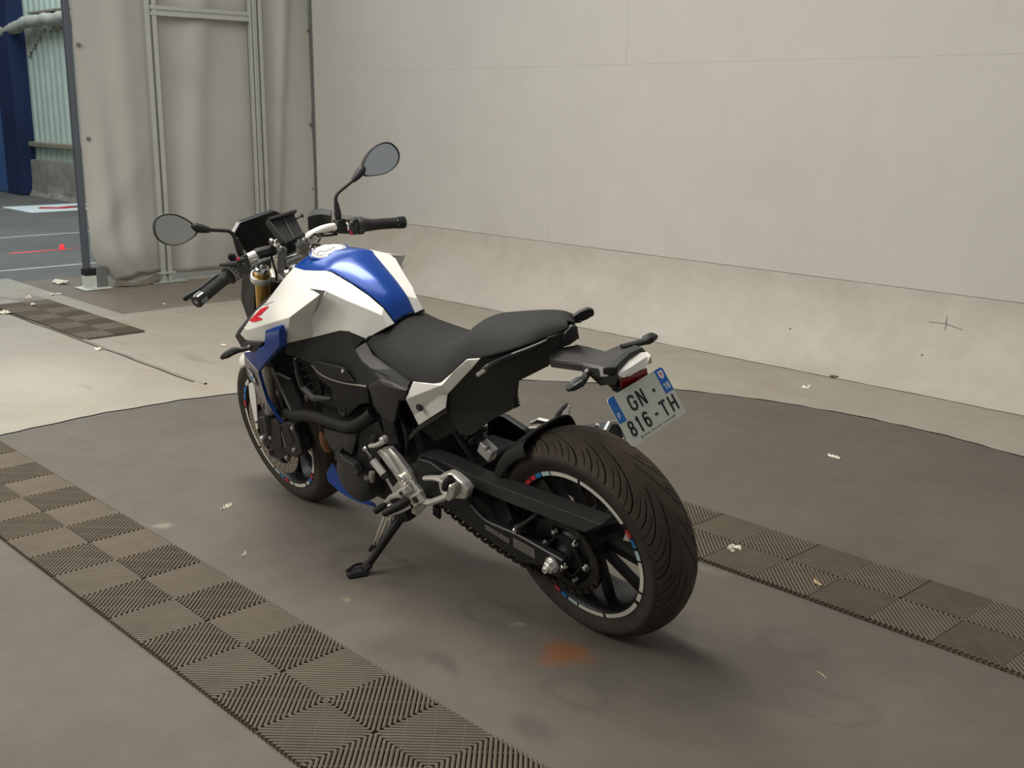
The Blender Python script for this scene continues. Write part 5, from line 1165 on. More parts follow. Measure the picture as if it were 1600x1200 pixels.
# ---------------------------------------------------------------- tail: white panels, black body, rails, carrier
def tail_side(s):
    P_ = [(0.4606,0.156,0.7571), (0.3894,0.158,0.7643), (0.3327,0.156,0.7806), (0.278,0.15,0.8182), (0.2228,0.14,0.8606), (0.1746,0.134,0.8694), (0.2118,0.136,0.8357), (0.3256,0.15,0.7403), (0.3561,0.144,0.6894), (0.5078,0.14,0.5978), (0.5227,0.138,0.6249), (0.5054,0.164,0.695), (0.3142,0.17,0.7811), (0.3578,0.152,0.7326)]
    wp = facet('tail_side_panel', P_, [(0, 1, 2, 12), (0, 12, 11), (2, 3, 12), (3, 4, 6, 7, 12), (4, 5, 6), (12, 7, 13), (11, 12, 13, 10), (13, 7, 8), (10, 13, 8, 9)], M['gloss_white'], bike, 0.005, 0.003, s)
    MB().lathe([(0.0, 0.003), (0.004, 0.003), (0.0045, 0.001), (0.0085, 0.001), (0.010, 0.003), (0.0115, 0.0), (0.0115, -0.006)], mir((0.4663,0.153,0.6716), s), (0.1, s, 0.25), 22).build('seat_lock', M['gloss_black'], wp, True)
    # black body below the seat
    P_ = [(0.1848,0.126,0.8631), (-0.0068,0.054,0.9244), (-0.0335,0.024,0.9318), (-0.037,0.022,0.8964), (0.0073,0.045,0.8613), (0.0173,0.045,0.8378), (0.1116,0.075,0.7892), (0.1247,0.075,0.7565), (0.1427,0.075,0.7051), (0.197,0.095,0.6755), (0.2512,0.1,0.6439), (0.3148,0.105,0.595), (0.3716,0.108,0.5828), (0.3729,0.124,0.6721), (0.3457,0.136,0.7256), (0.2203,0.13,0.8286)]
    if s < 0: P_ = [(p[0] + (0.22 if 5 <= k <= 9 else 0.13 if k in (4, 10) else 0.09 if k == 11 else 0.05 if k == 12 else 0.0), p[1] * 0.75, p[2] + (0.03 if 4 <= k <= 9 else 0.0)) for k, p in enumerate(P_)]
    facet('tail_body', P_, [(0, 1, 4, 15), (1, 2, 3, 4), (4, 5, 6, 15), (15, 6, 7, 14), (7, 8, 13, 14), (8, 9, 12, 13), (9, 10, 11, 12)], M['plastic'], bike, 0.010, 0.004, s)
    # rail along the seat edge with its silver end
    mb = MB(); mb.tube([mir(p, s) for p in ((0.1615,0.142,0.8433), (0.1234,0.138,0.8651), (0.0619,0.122,0.8926), (0.019,0.092,0.9082), (-0.0114,0.062,0.9216))], [0.007, 0.0085, 0.008, 0.007, 0.004], 10); rl = mb.build('seat_rail', M['gloss_black'], bike, True)
    mb = MB(); mb.cyl(mir((0.1766,0.15,0.8293), s), mir((0.1481,0.142,0.8477), s), 0.0068, n=16); mb.build('rail_end', M['chrome'], rl, True)
    # subframe strut from the seat panel down to the plate
    P_ = [(0.3656,0.138,0.6805), (0.3628,0.134,0.6691), (0.5173,0.136,0.5745), (0.5888,0.14,0.516), (0.5907,0.142,0.5297), (0.5164,0.14,0.5894)]
    facet('frame_strut', P_, [tuple(range(6))], M['plastic_grey'], bike, 0.012, 0.003, s)
    # tail cowl end under the seat and the grab handle
    # rear indicator
    Q = [Vector((-0.1428,0.06,0.8727)), Vector((-0.1674,0.11,0.8692)), Vector((-0.1686,0.13,0.8684)), Vector((-0.1652,0.152,0.866)), Vector((-0.1607,0.166,0.8631))]
    mb = MB(); mb.tube([mir(p, s) for p in Q], [0.010, 0.010, 0.0165, 0.0145, 0.006], 10, ex=0.8); ri = mb.build('rear_indicator', M['plastic'], bike, True)
    mb = MB(); mb.tube([mir(tuple(p + Vector((-0.005, 0, 0.001))), s) for p in Q[2:]], [0.0145, 0.0130, 0.005], 8, ex=0.7); mb.build('indicator_lens', M['smoke_lens'], ri, True)
    if s > 0: MB().lathe([(0.0, 0.003), (0.004, 0.003), (0.005, 0.0), (0.005, -0.004)], mir((-0.1649,0.096,0.882), s), (-0.3, s, 0.5), 10).build('indicator_screw', M['silver'], ri, True)
both(tail_side)
# undertray closing the tail from below
mb = MB(); mb.prism([(0.33, 0.80), (0.20, 0.86), (-0.02, 0.925), (-0.02, 0.90), (0.12, 0.84), (0.26, 0.775), (0.265, 0.70), (0.30, 0.65), (0.36, 0.61), (0.42, 0.70)], -0.030, 0.030)
mb.build('undertray', M['plastic'], bike, False, 0.01)
for z_ in range(4):
    MB().box(Vector((0.1445,0.072,0.7052)) + Vector((0, 0, 0.004 + z_ * 0.009)), (0.014, 0.02, 0.004)).build('undertray_fin', M['plastic'], bike)
P_ = [(-0.0354,0.024,0.9303), (-0.0466,0.004,0.9455), (-0.0437,-0.014,0.9367), (-0.0367,-0.014,0.8986), (-0.0295,0.01,0.8917), (-0.02,0.024,0.8908)]
o = link('tail_end_cap', P_, [(0, 1, 4, 5), (1, 2, 3, 4)], M['plastic_grey'], bike); fixn(o); solid(o, 0.012, 0); bevel(o, 0.003)
# grab handle seen over the back of the seat (right) and its twin
GPR = [(0.0238,-0.06,0.9286), (0.0132,-0.09,0.9365), (0.0024,-0.11,0.94), (-0.0086,-0.118,0.9357), (-0.0111,-0.118,0.9262), (-0.0065,-0.118,0.9147), (0.0085,-0.11,0.9103), (0.02,-0.085,0.9044), (0.0202,-0.062,0.9121)]
o = link('grab_handle', GPR, [tuple(range(9))], M['plastic'], bike); fixn(o); solid(o, 0.012, 0); bevel(o, 0.004, 3)
# carrier for plate and lamp
TC_ = [(-0.0041,0.06,0.8789), (-0.0117,0.03,0.8884), (-0.0239,-0.01,0.8786), (-0.0105,-0.035,0.8691), (-0.0295,-0.06,0.8543), (-0.0907,-0.055,0.8563), (-0.1186,-0.075,0.8684), (-0.1653,-0.08,0.8734), (-0.2032,-0.078,0.8712), (-0.2072,-0.07,0.8684), (-0.205,-0.02,0.8778), (-0.2304,0.06,0.8841), (-0.2262,0.064,0.8648), (-0.1916,0.08,0.8654), (-0.1953,0.082,0.8856), (-0.1594,0.085,0.887), (-0.1399,0.08,0.8846), (-0.1294,0.075,0.8856), (-0.0145,0.066,0.871)]
ctr = link('tail_carrier', TC_ , [tuple(range(11)) + tuple(range(11, 19))], M['plastic_grey'], bike); fixn(ctr)
if ctr.data.polygons[0].normal.z < 0: ctr.data.flip_normals()
solid(ctr, 0.022, -1); bevel(ctr, 0.006, 3)
mb = MB(); mb.add([(-0.2043,0.083,0.8861), (-0.2086,0.06,0.885), (-0.1871,-0.01,0.8791), (-0.1732,-0.06,0.8721), (-0.1667,-0.078,0.8719), (-0.2015,-0.075,0.8705), (-0.2057,-0.06,0.8717), (-0.2121,-0.012,0.8809), (-0.2301,0.06,0.8823)], [tuple(range(9))])
o = mb.build('lamp_housing', M['plastic'], ctr); 
if o.data.polygons[0].normal.z < 0: o.data.flip_normals()
for v in o.data.vertices: v.co.z += 0.006
solid(o, 0.02, -1); bevel(o, 0.004, 3)
P_ = [(-0.009,0.066,0.8664), (-0.1339,0.078,0.8843), (-0.1335,0.078,0.8722), (-0.1069,0.074,0.8627), (-0.0805,0.072,0.8577), (-0.0796,0.072,0.8636), (-0.0102,0.066,0.8524)]
facet('carrier_rib', P_, [tuple(range(7))], M['plastic_grey'], ctr, 0.010, 0.002, 1)
# tail lamp: clear wedge, facing back
LT = [(-0.2264,0.055,0.8743), (-0.213,0,0.8761), (-0.2057,-0.055,0.8721), (-0.2154,-0.072,0.8673), (-0.2347,-0.06,0.8656), (-0.2332,-0.04,0.8448), (-0.2417,0.03,0.854), (-0.2388,0.052,0.8584), (-0.2295,0.06,0.8687), (-0.2387,0.02,0.8719), (-0.2265,-0.055,0.8646)]
tl = facet('tail_lamp', LT, [(0, 1, 9, 8), (1, 2, 10, 9), (2, 3, 4, 10), (8, 9, 6, 7), (9, 10, 5, 6), (10, 4, 5)], M['clear_lens'], bike, 0.0, 0.0, 1)
if sum(p.normal.x for p in tl.data.polygons) > 0: tl.data.flip_normals()
solid(tl, 0.03, -1); bevel(tl, 0.003, 3)
mb = MB(); mb.add([(-0.2402,0.042,0.8567), (-0.2435,0.032,0.855), (-0.2406,0.03,0.8589), (-0.2402,0.043,0.863)], [(0, 1, 2, 3)]); o = mb.build('lamp_cell', M['chrome'], tl); solid(o, 0.002, 0)
# red reflector between lamp and plate
P_ = [tuple(Vector(p) + Vector((-0.004, 0, 0))) for p in ((-0.2191,0.048,0.8561), (-0.2248,-0.044,0.838), (-0.224,-0.044,0.8152), (-0.2145,0.046,0.813))]
rf = link('reflector_holder', [tuple(Vector(p) + Vector((0.016, 0, 0))) for p in ((-0.2193,0.05,0.8588), (-0.2233,-0.046,0.8386), (-0.2226,-0.046,0.8105), (-0.2149,0.05,0.8133))], [(0, 1, 2, 3)], M['plastic'], bike); solid(rf, 0.012, 0)
o = link('red_reflector', P_, [(0, 1, 2, 3)], M['red_lens'], rf); solid(o, 0.004, 0)

# ---------------------------------------------------------------- licence plate with its lettering
pc_ = Vector((-0.2674, 0.0151, 0.7705)); t_, rl_, yw_ = 0.5032, 0.0247, 0.0041
v_ = Vector((math.sin(t_), 0, math.cos(t_))); h_ = Vector((0, 1, 0))
h2 = h_ * math.cos(rl_) + v_ * math.sin(rl_); v2 = v_ * math.cos(rl_) - h_ * math.sin(rl_); n2 = h2.cross(v2)
if n2.x > 0: n2 = -n2
xr = -h2                                            # reading direction
PM = Matrix((xr, v2, n2)).transposed().to_4x4(); PM.translation = pc_
def plate_rect(name, x0, x1, y0, y1, m, parent, z=0.0, th=0.001, r_=0.0, corners=(1, 1, 1, 1)):
    pts = []
    for (cx, cy, sx, sy, on) in ((x1, y1, -1, -1, corners[0]), (x0, y1, 1, -1, corners[1]), (x0, y0, 1, 1, corners[2]), (x1, y0, -1, 1, corners[3])):
        if r_ and on:
            for k in range(5):
                a = (k / 4) * PI / 2; st = {(-1, -1): 0, (1, -1): PI / 2, (1, 1): PI, (-1, 1): 1.5 * PI}[(sx, sy)]
                pts.append((cx + sx * r_ + r_ * math.cos(st + a), cy + sy * r_ + r_ * math.sin(st + a)))
        else: pts.append((cx, cy))
    n_ = len(pts); vs = [PM @ Vector((p[0], p[1], z)) for p in pts] + [PM @ Vector((p[0], p[1], z - th)) for p in pts]
    fs = [tuple(range(n_)), tuple(range(2 * n_ - 1, n_ - 1, -1))] + [(i, n_ + i, n_ + (i + 1) % n_, (i + 1) % n_) for i in range(n_)]
    return fixn(link(name, vs, fs, m, parent))
HW, HH = 0.1035, 0.0643
pl = plate_rect('licence_plate', -HW, HW, -HH, HH, M['plate_white'], bike, 0, 0.0025, 0.010)
plate_rect('blue_band', -HW + 0.0004, -0.0785, -0.0018, HH - 0.0004, M['plate_blue'], pl, 0.0006, 0.001, 0.009, (0, 1, 0, 0))
plate_rect('blue_band', 0.0727, HW - 0.0004, 0.0012, HH - 0.0004, M['plate_blue'], pl, 0.0006, 0.001, 0.009, (1, 0, 0, 0))
def stroke(mb, P_, wd, closed=False, z=0.0008):
    """flat lettering stroke on the plate"""
    n_ = len(P_); L_, Rr = [], []
    for i in range(n_):
        a = Vector(P_[(i - 1) % n_ if closed else max(0, i - 1)]); b = Vector(P_[(i + 1) % n_ if closed else min(n_ - 1, i + 1)]); p = Vector(P_[i])
        d1 = (p - a).normalized() if (p - a).length > 1e-9 else (b - p).normalized(); d2 = (b - p).normalized() if (b - p).length > 1e-9 else d1
        n1 = Vector((-d1.y, d1.x)); n_2 = Vector((-d2.y, d2.x)); mm = (n1 + n_2)
        mm = mm.normalized() if mm.length > 1e-6 else n1
        k = min(2.0, 1 / max(0.4, mm.dot(n1))); L_.append(p + mm * wd / 2 * k); Rr.append(p - mm * wd / 2 * k)
    vs = [PM @ Vector((q.x, q.y, z)) for q in L_] + [PM @ Vector((q.x, q.y, z)) for q in Rr]
    fs = [(i, (i + 1) % n_, n_ + (i + 1) % n_, n_ + i) for i in range(n_ if closed else n_ - 1)]
    mb.add(vs, fs)
def ell(cx, cy, rx_, ry_, a0, a1, n=14): return [(cx + rx_ * math.cos(rad(a0 + (a1 - a0) * i / n)), cy + ry_ * math.sin(rad(a0 + (a1 - a0) * i / n))) for i in range(n + 1)]
def glyph(ch, x, y, w_, h_, wd):
    """strokes of one character in the box (x..x+w, y..y+h), centre-line based"""
    a, b, c, d = x + wd / 2, x + w_ - wd / 2, y + wd / 2, y + h_ - wd / 2; mx, my = (a + b) / 2, (c + d) / 2; rx_ = (b - a) / 2
    if ch == 'G':
        return [[(b, d - rx_ * 0.9)] + ell(mx, d - rx_, rx_, rx_, 20, 180) + [(a, c + rx_)] + ell(mx, c + rx_, rx_, rx_, 180, 360)[1:] + [(b, my - 0.001), (mx + rx_ * 0.25, my - 0.001)]]
    if ch == 'N': return [[(a, c - wd / 2), (a, d + wd / 2)], [(b, c - wd / 2), (b, d + wd / 2)], [(a + wd * 0.1, d + wd * 0.4), (b - wd * 0.1, c - wd * 0.4)]]
    if ch == 'T': return [[(a - wd / 2, d), (b + wd / 2, d)], [(mx, d), (mx, c - wd / 2)]]
    if ch == 'H': return [[(a, c - wd / 2), (a, d + wd / 2)], [(b, c - wd / 2), (b, d + wd / 2)], [(a, my), (b, my)]]
    if ch == '1': return [[(mx + rx_ * 0.3, c - wd / 2), (mx + rx_ * 0.3, d + wd / 2)], [(mx + rx_ * 0.3, d + wd * 0.2), (a, d - h_ * 0.17)]]
    if ch == '8':
        r1 = (d - c) * 0.235; r2 = (d - c) / 2 - r1
        return [ell(mx, d - r1, rx_ * 0.92, r1, 0, 360, 22)[:-1] + ['c'], ell(mx, c + r2, rx_, r2, 0, 360, 22)[:-1] + ['c']]
    if ch == '6':
        r2 = (d - c) * 0.30
        return [ell(mx, c + r2, rx_, r2, 0, 360, 24)[:-1] + ['c'], [(b - rx_ * 0.1, d - rx_ * 0.75)] + ell(mx, d - rx_, rx_, rx_, 35, 180) + [(a, c + r2)]]
    if ch == 'F': return [[(a, c - wd / 2), (a, d + wd / 2)], [(a, d), (b + wd / 2, d)], [(a, my), (b, my)]]
def text(name, s_, x, y, w_, h_, gap, wd, m):
    for ch in s_:
        mb = MB()
        for st in glyph(ch, x, y, w_, h_, wd):
            cl_ = st[-1] == 'c'; stroke(mb, st[:-1] if cl_ else st, wd, cl_)
        mb.build(name, m, pl); x += w_ + gap
def Q(p): return (-p[0], p[1])                     # plate-local: reading x, up y
PX = lambda p: (-p[0], p[1])
for ch, x0, x1 in (('G', -0.0490, -0.0235), ('N', -0.0150, 0.0085)): text('plate_character', ch, x0, 0.0058, x1 - x0, 0.0400, 0, 0.0062, M['ink'])
for ch, x0, x1 in (('8', -0.0860, -0.0650), ('1', -0.0560, -0.0420), ('6', -0.0310, -0.0100), ('T', 0.0340, 0.0580), ('H', 0.0670, 0.0910)): text('plate_character', ch, x0, -0.0462, x1 - x0, 0.0400, 0, 0.0062, M['ink'])
mb = MB(); mb.cyl(PM @ Vector((0.043, 0.0245, 0.0003)), PM @ Vector((0.043, 0.0245, 0.0009)), 0.0046, n=18); mb.build('plate_dot', M['ink'], pl)
plate_rect('plate_hyphen', 0.0090, 0.0200, -0.0310, -0.0252, M['ink'], pl, 0.0008, 0.0006)
text('country_letter', 'F', -0.0968, 0.0078, 0.0092, 0.0150, 0, 0.0027, M['print_white'])
text('department_digit', '16', 0.0775, 0.0088, 0.0100, 0.0170, 0.0012, 0.0028, M['print_white'])
for k in range(12):
    a = k * PI / 6; c = PM @ Vector((-0.0918 + 0.0092 * math.cos(a), 0.0410 + 0.0092 * math.sin(a), 0.0008))
    mb = MB(); n5 = []
    for i in range(10):
        r_ = 0.0013 if i % 2 == 0 else 0.0006; n5.append(PM @ Vector((-0.0918 + 0.0092 * math.cos(a) + r_ * math.sin(i * PI / 5), 0.0410 + 0.0092 * math.sin(a) + r_ * math.cos(i * PI / 5), 0.0008)))
    link('circle_star', n5, [tuple(range(10))], M['label'], pl)
sh = [(-0.0085, 0.0095), (0.0085, 0.0095), (0.0085, -0.002), (0.0055, -0.0082), (0, -0.0115), (-0.0055, -0.0082), (-0.0085, -0.002)]
link('region_shield', [PM @ Vector((0.0880 + p[0], 0.0480 + p[1], 0.0008)) for p in sh], [tuple(range(7))], M['print_white'], pl)
for (sx, sy, w2_, h2_, m_) in ((-0.002, 0.003, 0.0055, 0.0030, 'print_red'), (0.0016, 0.0, 0.0042, 0.0050, 'print_red'), (0.001, 0.0045, 0.0030, 0.0022, 'plate_blue'), (-0.0012, -0.004, 0.003, 0.0034, 'print_red')):
    plate_rect('shield_mark', 0.0880 + sx - w2_ / 2, 0.0880 + sx + w2_ / 2, 0.0480 + sy - h2_ / 2, 0.0480 + sy + h2_ / 2, M[m_], pl, 0.0011, 0.0004)
mb = MB(); rs = random.Random(4); x = -0.056
while x < 0.057:
    w2_ = rs.uniform(0.0009, 0.0021)
    if not (-0.031 < x < -0.0265 or 0.014 < x < 0.018): stroke(mb, [(x, -0.0553), (x + w2_, -0.0553 + rs.uniform(-0.0006, 0.0006))], rs.uniform(0.0014, 0.0024))
    x += w2_ + 0.0008
mb.build('plate_fine_print', M['ink'], pl)
for x in (-0.0610, 0.0618):
    mb = MB(); stroke(mb, ell(x, -0.0553, 0.0023, 0.0023, 0, 360, 16)[:-1], 0.0011, True); stroke(mb, [(x - 0.001, -0.0553), (x + 0.001, -0.0548)], 0.0012); mb.build('plate_emblem', M['ink'], pl)
# holder behind the plate and the arm up to the lamp
mb = MB(); mb.bar(pc_ + v2 * 0.052 - n2 * 0.012, pc_ - v2 * 0.03 - n2 * 0.014, 0.075, 0.018, n2); mb.bar(pc_ + v2 * 0.095 - n2 * 0.045, pc_ + v2 * 0.05 - n2 * 0.016, 0.07, 0.022, n2)
mb.build('plate_holder', M['plastic'], bike, False, 0.005)

# ---------------------------------------------------------------- engine and what hangs on it
mb = MB(); mb.prism([(1.00, 0.30), (1.05, 0.42), (1.06, 0.56), (0.98, 0.62), (0.70, 0.60), (0.56, 0.56), (0.53, 0.40), (0.58, 0.31), (0.70, 0.255), (0.92, 0.255)], -0.125, 0.125)
eng = mb.build('engine_block', M['engine'], bike, False, 0.02, 3)
mb = MB(); mb.prism([(1.05, 0.52), (1.12, 0.70), (1.00, 0.78), (0.80, 0.78), (0.72, 0.60), (0.90, 0.54)], -0.118, 0.118); cyl_ = mb.build('cylinder_head', M['engine'], eng, False, 0.012)
for k in range(5):
    mb = MB(); mb.box((1.04 + 0.010 * k, 0, 0.60 + 0.024 * k), (0.18, 0.262, 0.005), Matrix.Rotation(rad(22), 3, 'Y')); mb.build('cooling_fin', M['engine'], cyl_)
mb = MB(); mb.prism([(1.16, 0.74), (0.98, 0.90), (0.74, 0.86), (0.66, 0.82), (0.70, 0.74), (0.95, 0.72)], -0.10, 0.10); mb.build('airbox', M['plastic'], bike, False, 0.02)
# alternator cover
ac = Vector((0.8883,0.18,0.3302))
mb = MB(); mb.lathe([(0.0, 0.012), (0.035, 0.012), (0.060, 0.008), (0.074, 0.0), (0.083, -0.008), (0.088, -0.03), (0.088, -0.07)], ac, (0, 1, 0), 48)
al = mb.build('alternator_cover', M['plastic_grey'], eng, True)
for k in range(8):
    a = k * PI / 4 + 0.2; MB().lathe([(0, 0.008), (0.005, 0.008), (0.006, 0.004), (0.006, -0.01)], ac + Vector((0.078 * math.cos(a), -0.012, 0.078 * math.sin(a))), (0, 1, 0), 8).build('cover_bolt', M['satin_black'], al)
# cast arch and engine side plates above it
P_ = [(0.996,0.165,0.489), (0.9554,0.175,0.4942), (0.8706,0.18,0.5077), (0.8096,0.18,0.5178), (0.7904,0.175,0.5244), (0.8116,0.175,0.4876), (0.8578,0.172,0.4238), (0.8624,0.185,0.4456), (0.8902,0.185,0.4524), (0.9413,0.18,0.4205), (0.9656,0.178,0.4275), (0.9881,0.172,0.452)]
facet('engine_side_plate', P_, [tuple(range(12))], M['plastic_grey'], eng, 0.03, 0.003, 1)
P_ = [(0.9284,0.188,0.4256), (0.8869,0.192,0.4546), (0.8716,0.192,0.4584), (0.8896,0.196,0.435), (0.868,0.198,0.423), (0.8253,0.196,0.41), (0.8135,0.192,0.3855), (0.8354,0.19,0.3621), (0.8608,0.194,0.3784), (0.9122,0.194,0.3952), (0.9411,0.19,0.3974)]
facet('cover_arch', P_, [tuple(range(11))], M['plastic_grey'], eng, 0.025, 0.003, 1)
P_ = [(0.8069,0.165,0.5154), (0.731,0.165,0.5602), (0.6833,0.16,0.5775), (0.667,0.16,0.5376), (0.6886,0.16,0.4791), (0.7483,0.16,0.4046), (0.8182,0.165,0.3768), (0.8451,0.168,0.418), (0.8109,0.168,0.4705)]
facet('sprocket_cover', P_, [tuple(range(9))], M['engine'], eng, 0.04, 0.004, 1)
for (a, b, r_) in (((0.8104,0.165,0.3626), (0.8322,0.165,0.3235), 0.012), ((0.7806,0.165,0.3801), (0.7909,0.165,0.3445), 0.010)):
    MB().tube([a, avg(a, b), b], [r_, r_ * 1.1, r_ * 0.8], 12).build('oil_union', M['silver_dull'], eng, True)
MB().lathe([(0, 0.012), (0.014, 0.010), (0.018, 0.0), (0.018, -0.03)], (0.7165,0.165,0.5149), (0, 1, 0), 18).build('shaft_boss', M['engine'], eng, True)
# coolant hose / header sweep
mb = MB(); mb.tube([(1.2332,0.15,0.48), (1.157,0.16,0.4971), (1.0194,0.17,0.5259), (0.9097,0.176,0.5331), (0.8235,0.176,0.5373), (0.7532,0.168,0.5676), (0.713,0.15,0.5986)], [0.018, 0.0185, 0.0185, 0.019, 0.0195, 0.0195, 0.018], 16)
mb.lathe([(0.0195, -0.006), (0.0215, 0), (0.0195, 0.006)], (1.1948,0.155,0.4886), (-1, 0.1, 0), 16)
mb.build('coolant_hose', M['rubber'], bike, True)
mb = MB(); mb.tube([(1.04, 0.075, 0.60), (1.085, 0.095, 0.54), (1.085, 0.105, 0.44), (1.04, 0.10, 0.36), (0.94, 0.07, 0.27), (0.80, 0.03, 0.23)], 0.022, 16); mb.build('exhaust_header', M['satin_black'], bike, True)
mb = MB(); mb.tube([(1.04, -0.075, 0.60), (1.085, -0.095, 0.54), (1.085, -0.105, 0.44), (1.04, -0.10, 0.36), (0.94, -0.07, 0.27), (0.80, -0.03, 0.23)], 0.022, 16); mb.build('exhaust_header', M['satin_black'], bike, True)
MB().tube([(1.0638,0.12,0.4411), (1.071,0.12,0.42), (1.08,0.118,0.3925), (1.0789,0.115,0.3618)], [0.020, 0.0235, 0.0235, 0.020], 16).build('header_collar', M['copper'], bike, True)
# radiator with its louvres and light edge strip
RA0, RA1 = Vector((1.2297,0.15,0.6561)), Vector((1.1795,0.15,0.5041))
rd = (RA1 - RA0).normalized()
mb = MB(); mid_ = (RA0 + RA1) / 2; mb.bar(Vector((RA0.x + 0.024, 0, RA0.z)) - rd * 0.10, (RA1.x + 0.024, 0, RA1.z), 0.298, 0.035, (1, 0, 0.3))
ra = mb.build('radiator', M['satin_black'], bike, False, 0.004)
yo_ = Vector((0, 0.008, 0)); MB().bar(RA0 + yo_, RA1 + yo_, 0.008, 0.006, (0, 1, 0)).build('radiator_edge', M['silver_dull'], ra)
for i in range(30):
    t = 0.12 + 0.85 * i / 29; c = RA0.lerp(RA1, t) + Vector((-0.030, 0.0, -0.012)); MB().bar(c + Vector((0.020, 0.004, 0.012)), c + Vector((-0.030, -0.014, -0.012)), 0.0025, 0.010, (0, 1, 0)).build('radiator_fin', M['plastic_grey'], ra)
# belly pan corner in blue
def belly(s):
    P_ = [(1.0659,0.13,0.3186), (1.1134,0.135,0.2735), (1.1167,0.138,0.2388), (1.0553,0.14,0.2155), (1.0047,0.14,0.2063), (0.9555,0.138,0.2022), (0.8771,0.125,0.1961), (0.8841,0.125,0.2138), (0.9845,0.13,0.2267), (1.0306,0.13,0.2635)]
    facet('belly_pan', P_, [(0, 1, 2, 9), (2, 3, 8, 9), (3, 4, 5, 8), (5, 6, 7, 8)], M['gloss_blue'], bike, 0.005, 0.002, s)
both(belly)
mb = MB(); mb.prism([(1.00, 0.47), (0.985, 0.30), (0.90, 0.235), (0.72, 0.222), (0.60, 0.29)], -0.116, 0.116); mb.build('sump', M['satin_black'], eng, False, 0.012)
# shock absorber: spring, body, lower clevis
S0, S1 = Vector((0.44, 0.055, 0.66)), Vector((0.3012,0.06,0.5093))
dsh = (S1 - S0).normalized(); L_ = (S1 - S0).length
mb = MB(); mb.cyl(S0, S0 + dsh * (L_ - 0.05), 0.020, n=16); sh_ = mb.build('rear_shock', M['satin_black'], bike, True)
mb = MB(); hel = []
e1_ = dsh.cross(Vector((0, 1, 0))).normalized(); e2_ = dsh.cross(e1_)
for i in range(140):
    a = i * 2 * PI / 20; hel.append(S0 + dsh * (0.02 + (L_ - 0.085) * i / 139) + (e1_ * math.cos(a) + e2_ * math.sin(a)) * 0.031)
mb.tube(hel, 0.0062, 8, curve=False); mb.build('spring', M['engine'], sh_, True)
mb = MB(); mb.bar((0.339,0.062,0.5384), (0.2936,0.062,0.5102), 0.046, 0.030, (0, 1, 0)); cv = mb.build('shock_clevis', M['silver'], sh_, False, 0.006)
MB().lathe([(0, 0.006), (0.006, 0.006), (0.008, 0.003), (0.008, -0.01)], (0.287,0.09,0.5533), (0, 1, 0), 12).build('clevis_bolt', M['silver_dull'], cv, True)
# exhaust silencer on the right, its end ring and shield
mb = MB(); mb.tube([(0.74, -0.06, 0.26), (0.60, -0.12, 0.27), (0.48, -0.16, 0.33)], 0.030, 16); ex = mb.build('exhaust_pipe', M['steel'], bike, True)
E0, E1 = Vector((0.50, -0.165, 0.335)), Vector((0.0605,-0.195,0.5077))
mb = MB(); mb.tube([E0, E0.lerp(E1, 0.15), E0.lerp(E1, 0.75), E1], [0.035, 0.048, 0.050, 0.042], 8, curve=False); sil = mb.build('silencer', M['satin_black'], bike, False, 0.008, 3)
de = (E1 - E0).normalized()
MB().lathe([(0.028, -0.004), (0.043, -0.010), (0.044, 0.0), (0.040, 0.006), (0.030, 0.006), (0.028, 0.0)], E1, de, 8, True).build('silencer_end', M['fork_low'], sil, False, 0.002)
MB().lathe([(0.0, -0.01), (0.031, -0.01), (0.031, 0.0)], E1, de, 16).build('silencer_bore', M['gap'], sil)
MB().lathe([(0, 0.004), (0.005, 0.004), (0.007, 0.0), (0.007, -0.004)], (0.0895,-0.16,0.5481), (-0.3, 0, 1), 10).build('silencer_rivet', M['silver'], sil, True)
P_ = [(0.3579,-0.15,0.5002), (0.3291,-0.16,0.5149), (0.2739,-0.175,0.5073), (0.2633,-0.18,0.4944), (0.2725,-0.18,0.4879), (0.2804,-0.175,0.5015), (0.3352,-0.16,0.5005), (0.3476,-0.15,0.4982)]
o = link('silencer_shield', P_, [tuple(range(8))], M['silver_dull'], bike); fixn(o); solid(o, 0.012, 0)

# ---------------------------------------------------------------- swingarm, guards, hugger
def xz(P_): return [(p[0], p[2]) for p in P_]
ARM = xz([(0.5176,0.165,0.4993), (0.459,0.165,0.5018), (0.3778,0.165,0.4749), (0.3159,0.165,0.3992), (0.2657,0.165,0.3645), (0.2031,0.165,0.3599), (0.1331,0.165,0.3562), (0.0278,0.165,0.3385), (-0.0264,0.165,0.3285), (-0.0321,0.165,0.3019), (-0.0057,0.165,0.2675), (0.0436,0.165,0.2601), (0.0631,0.165,0.2805), (0.1415,0.165,0.2635), (0.2283,0.165,0.2853), (0.3142,0.165,0.3069), (0.3898,0.165,0.3355), (0.4697,0.165,0.3619), (0.5453,0.165,0.391), (0.5567,0.165,0.4366)])
mb = MB(); mb.prism(ARM, 0.143, 0.167); sw = mb.build('swingarm', M['satin_black'], bike, False, 0.005)
mb = MB(); mb.prism([(p[0], p[1]) for p in ARM], -0.160, -0.136); mb.build('swingarm_beam', M['satin_black'], sw, False, 0.005)
mb = MB(); mb.box((0.45, 0, 0.40), (0.12, 0.24, 0.09)); mb.cyl((0.56, -0.15, 0.41), (0.56, 0.15, 0.41), 0.03); mb.build('swingarm_bridge', M['satin_black'], sw, False, 0.012)
MB().tube([(0.3118,0.168,0.4021), (0.2614,0.168,0.3686), (0.1992,0.168,0.3628), (0.1294,0.168,0.3592), (0.0242,0.168,0.3415), (-0.0298,0.168,0.3315)], 0.0026, 6).build('arm_edge', M['grey_panel'], sw, True)
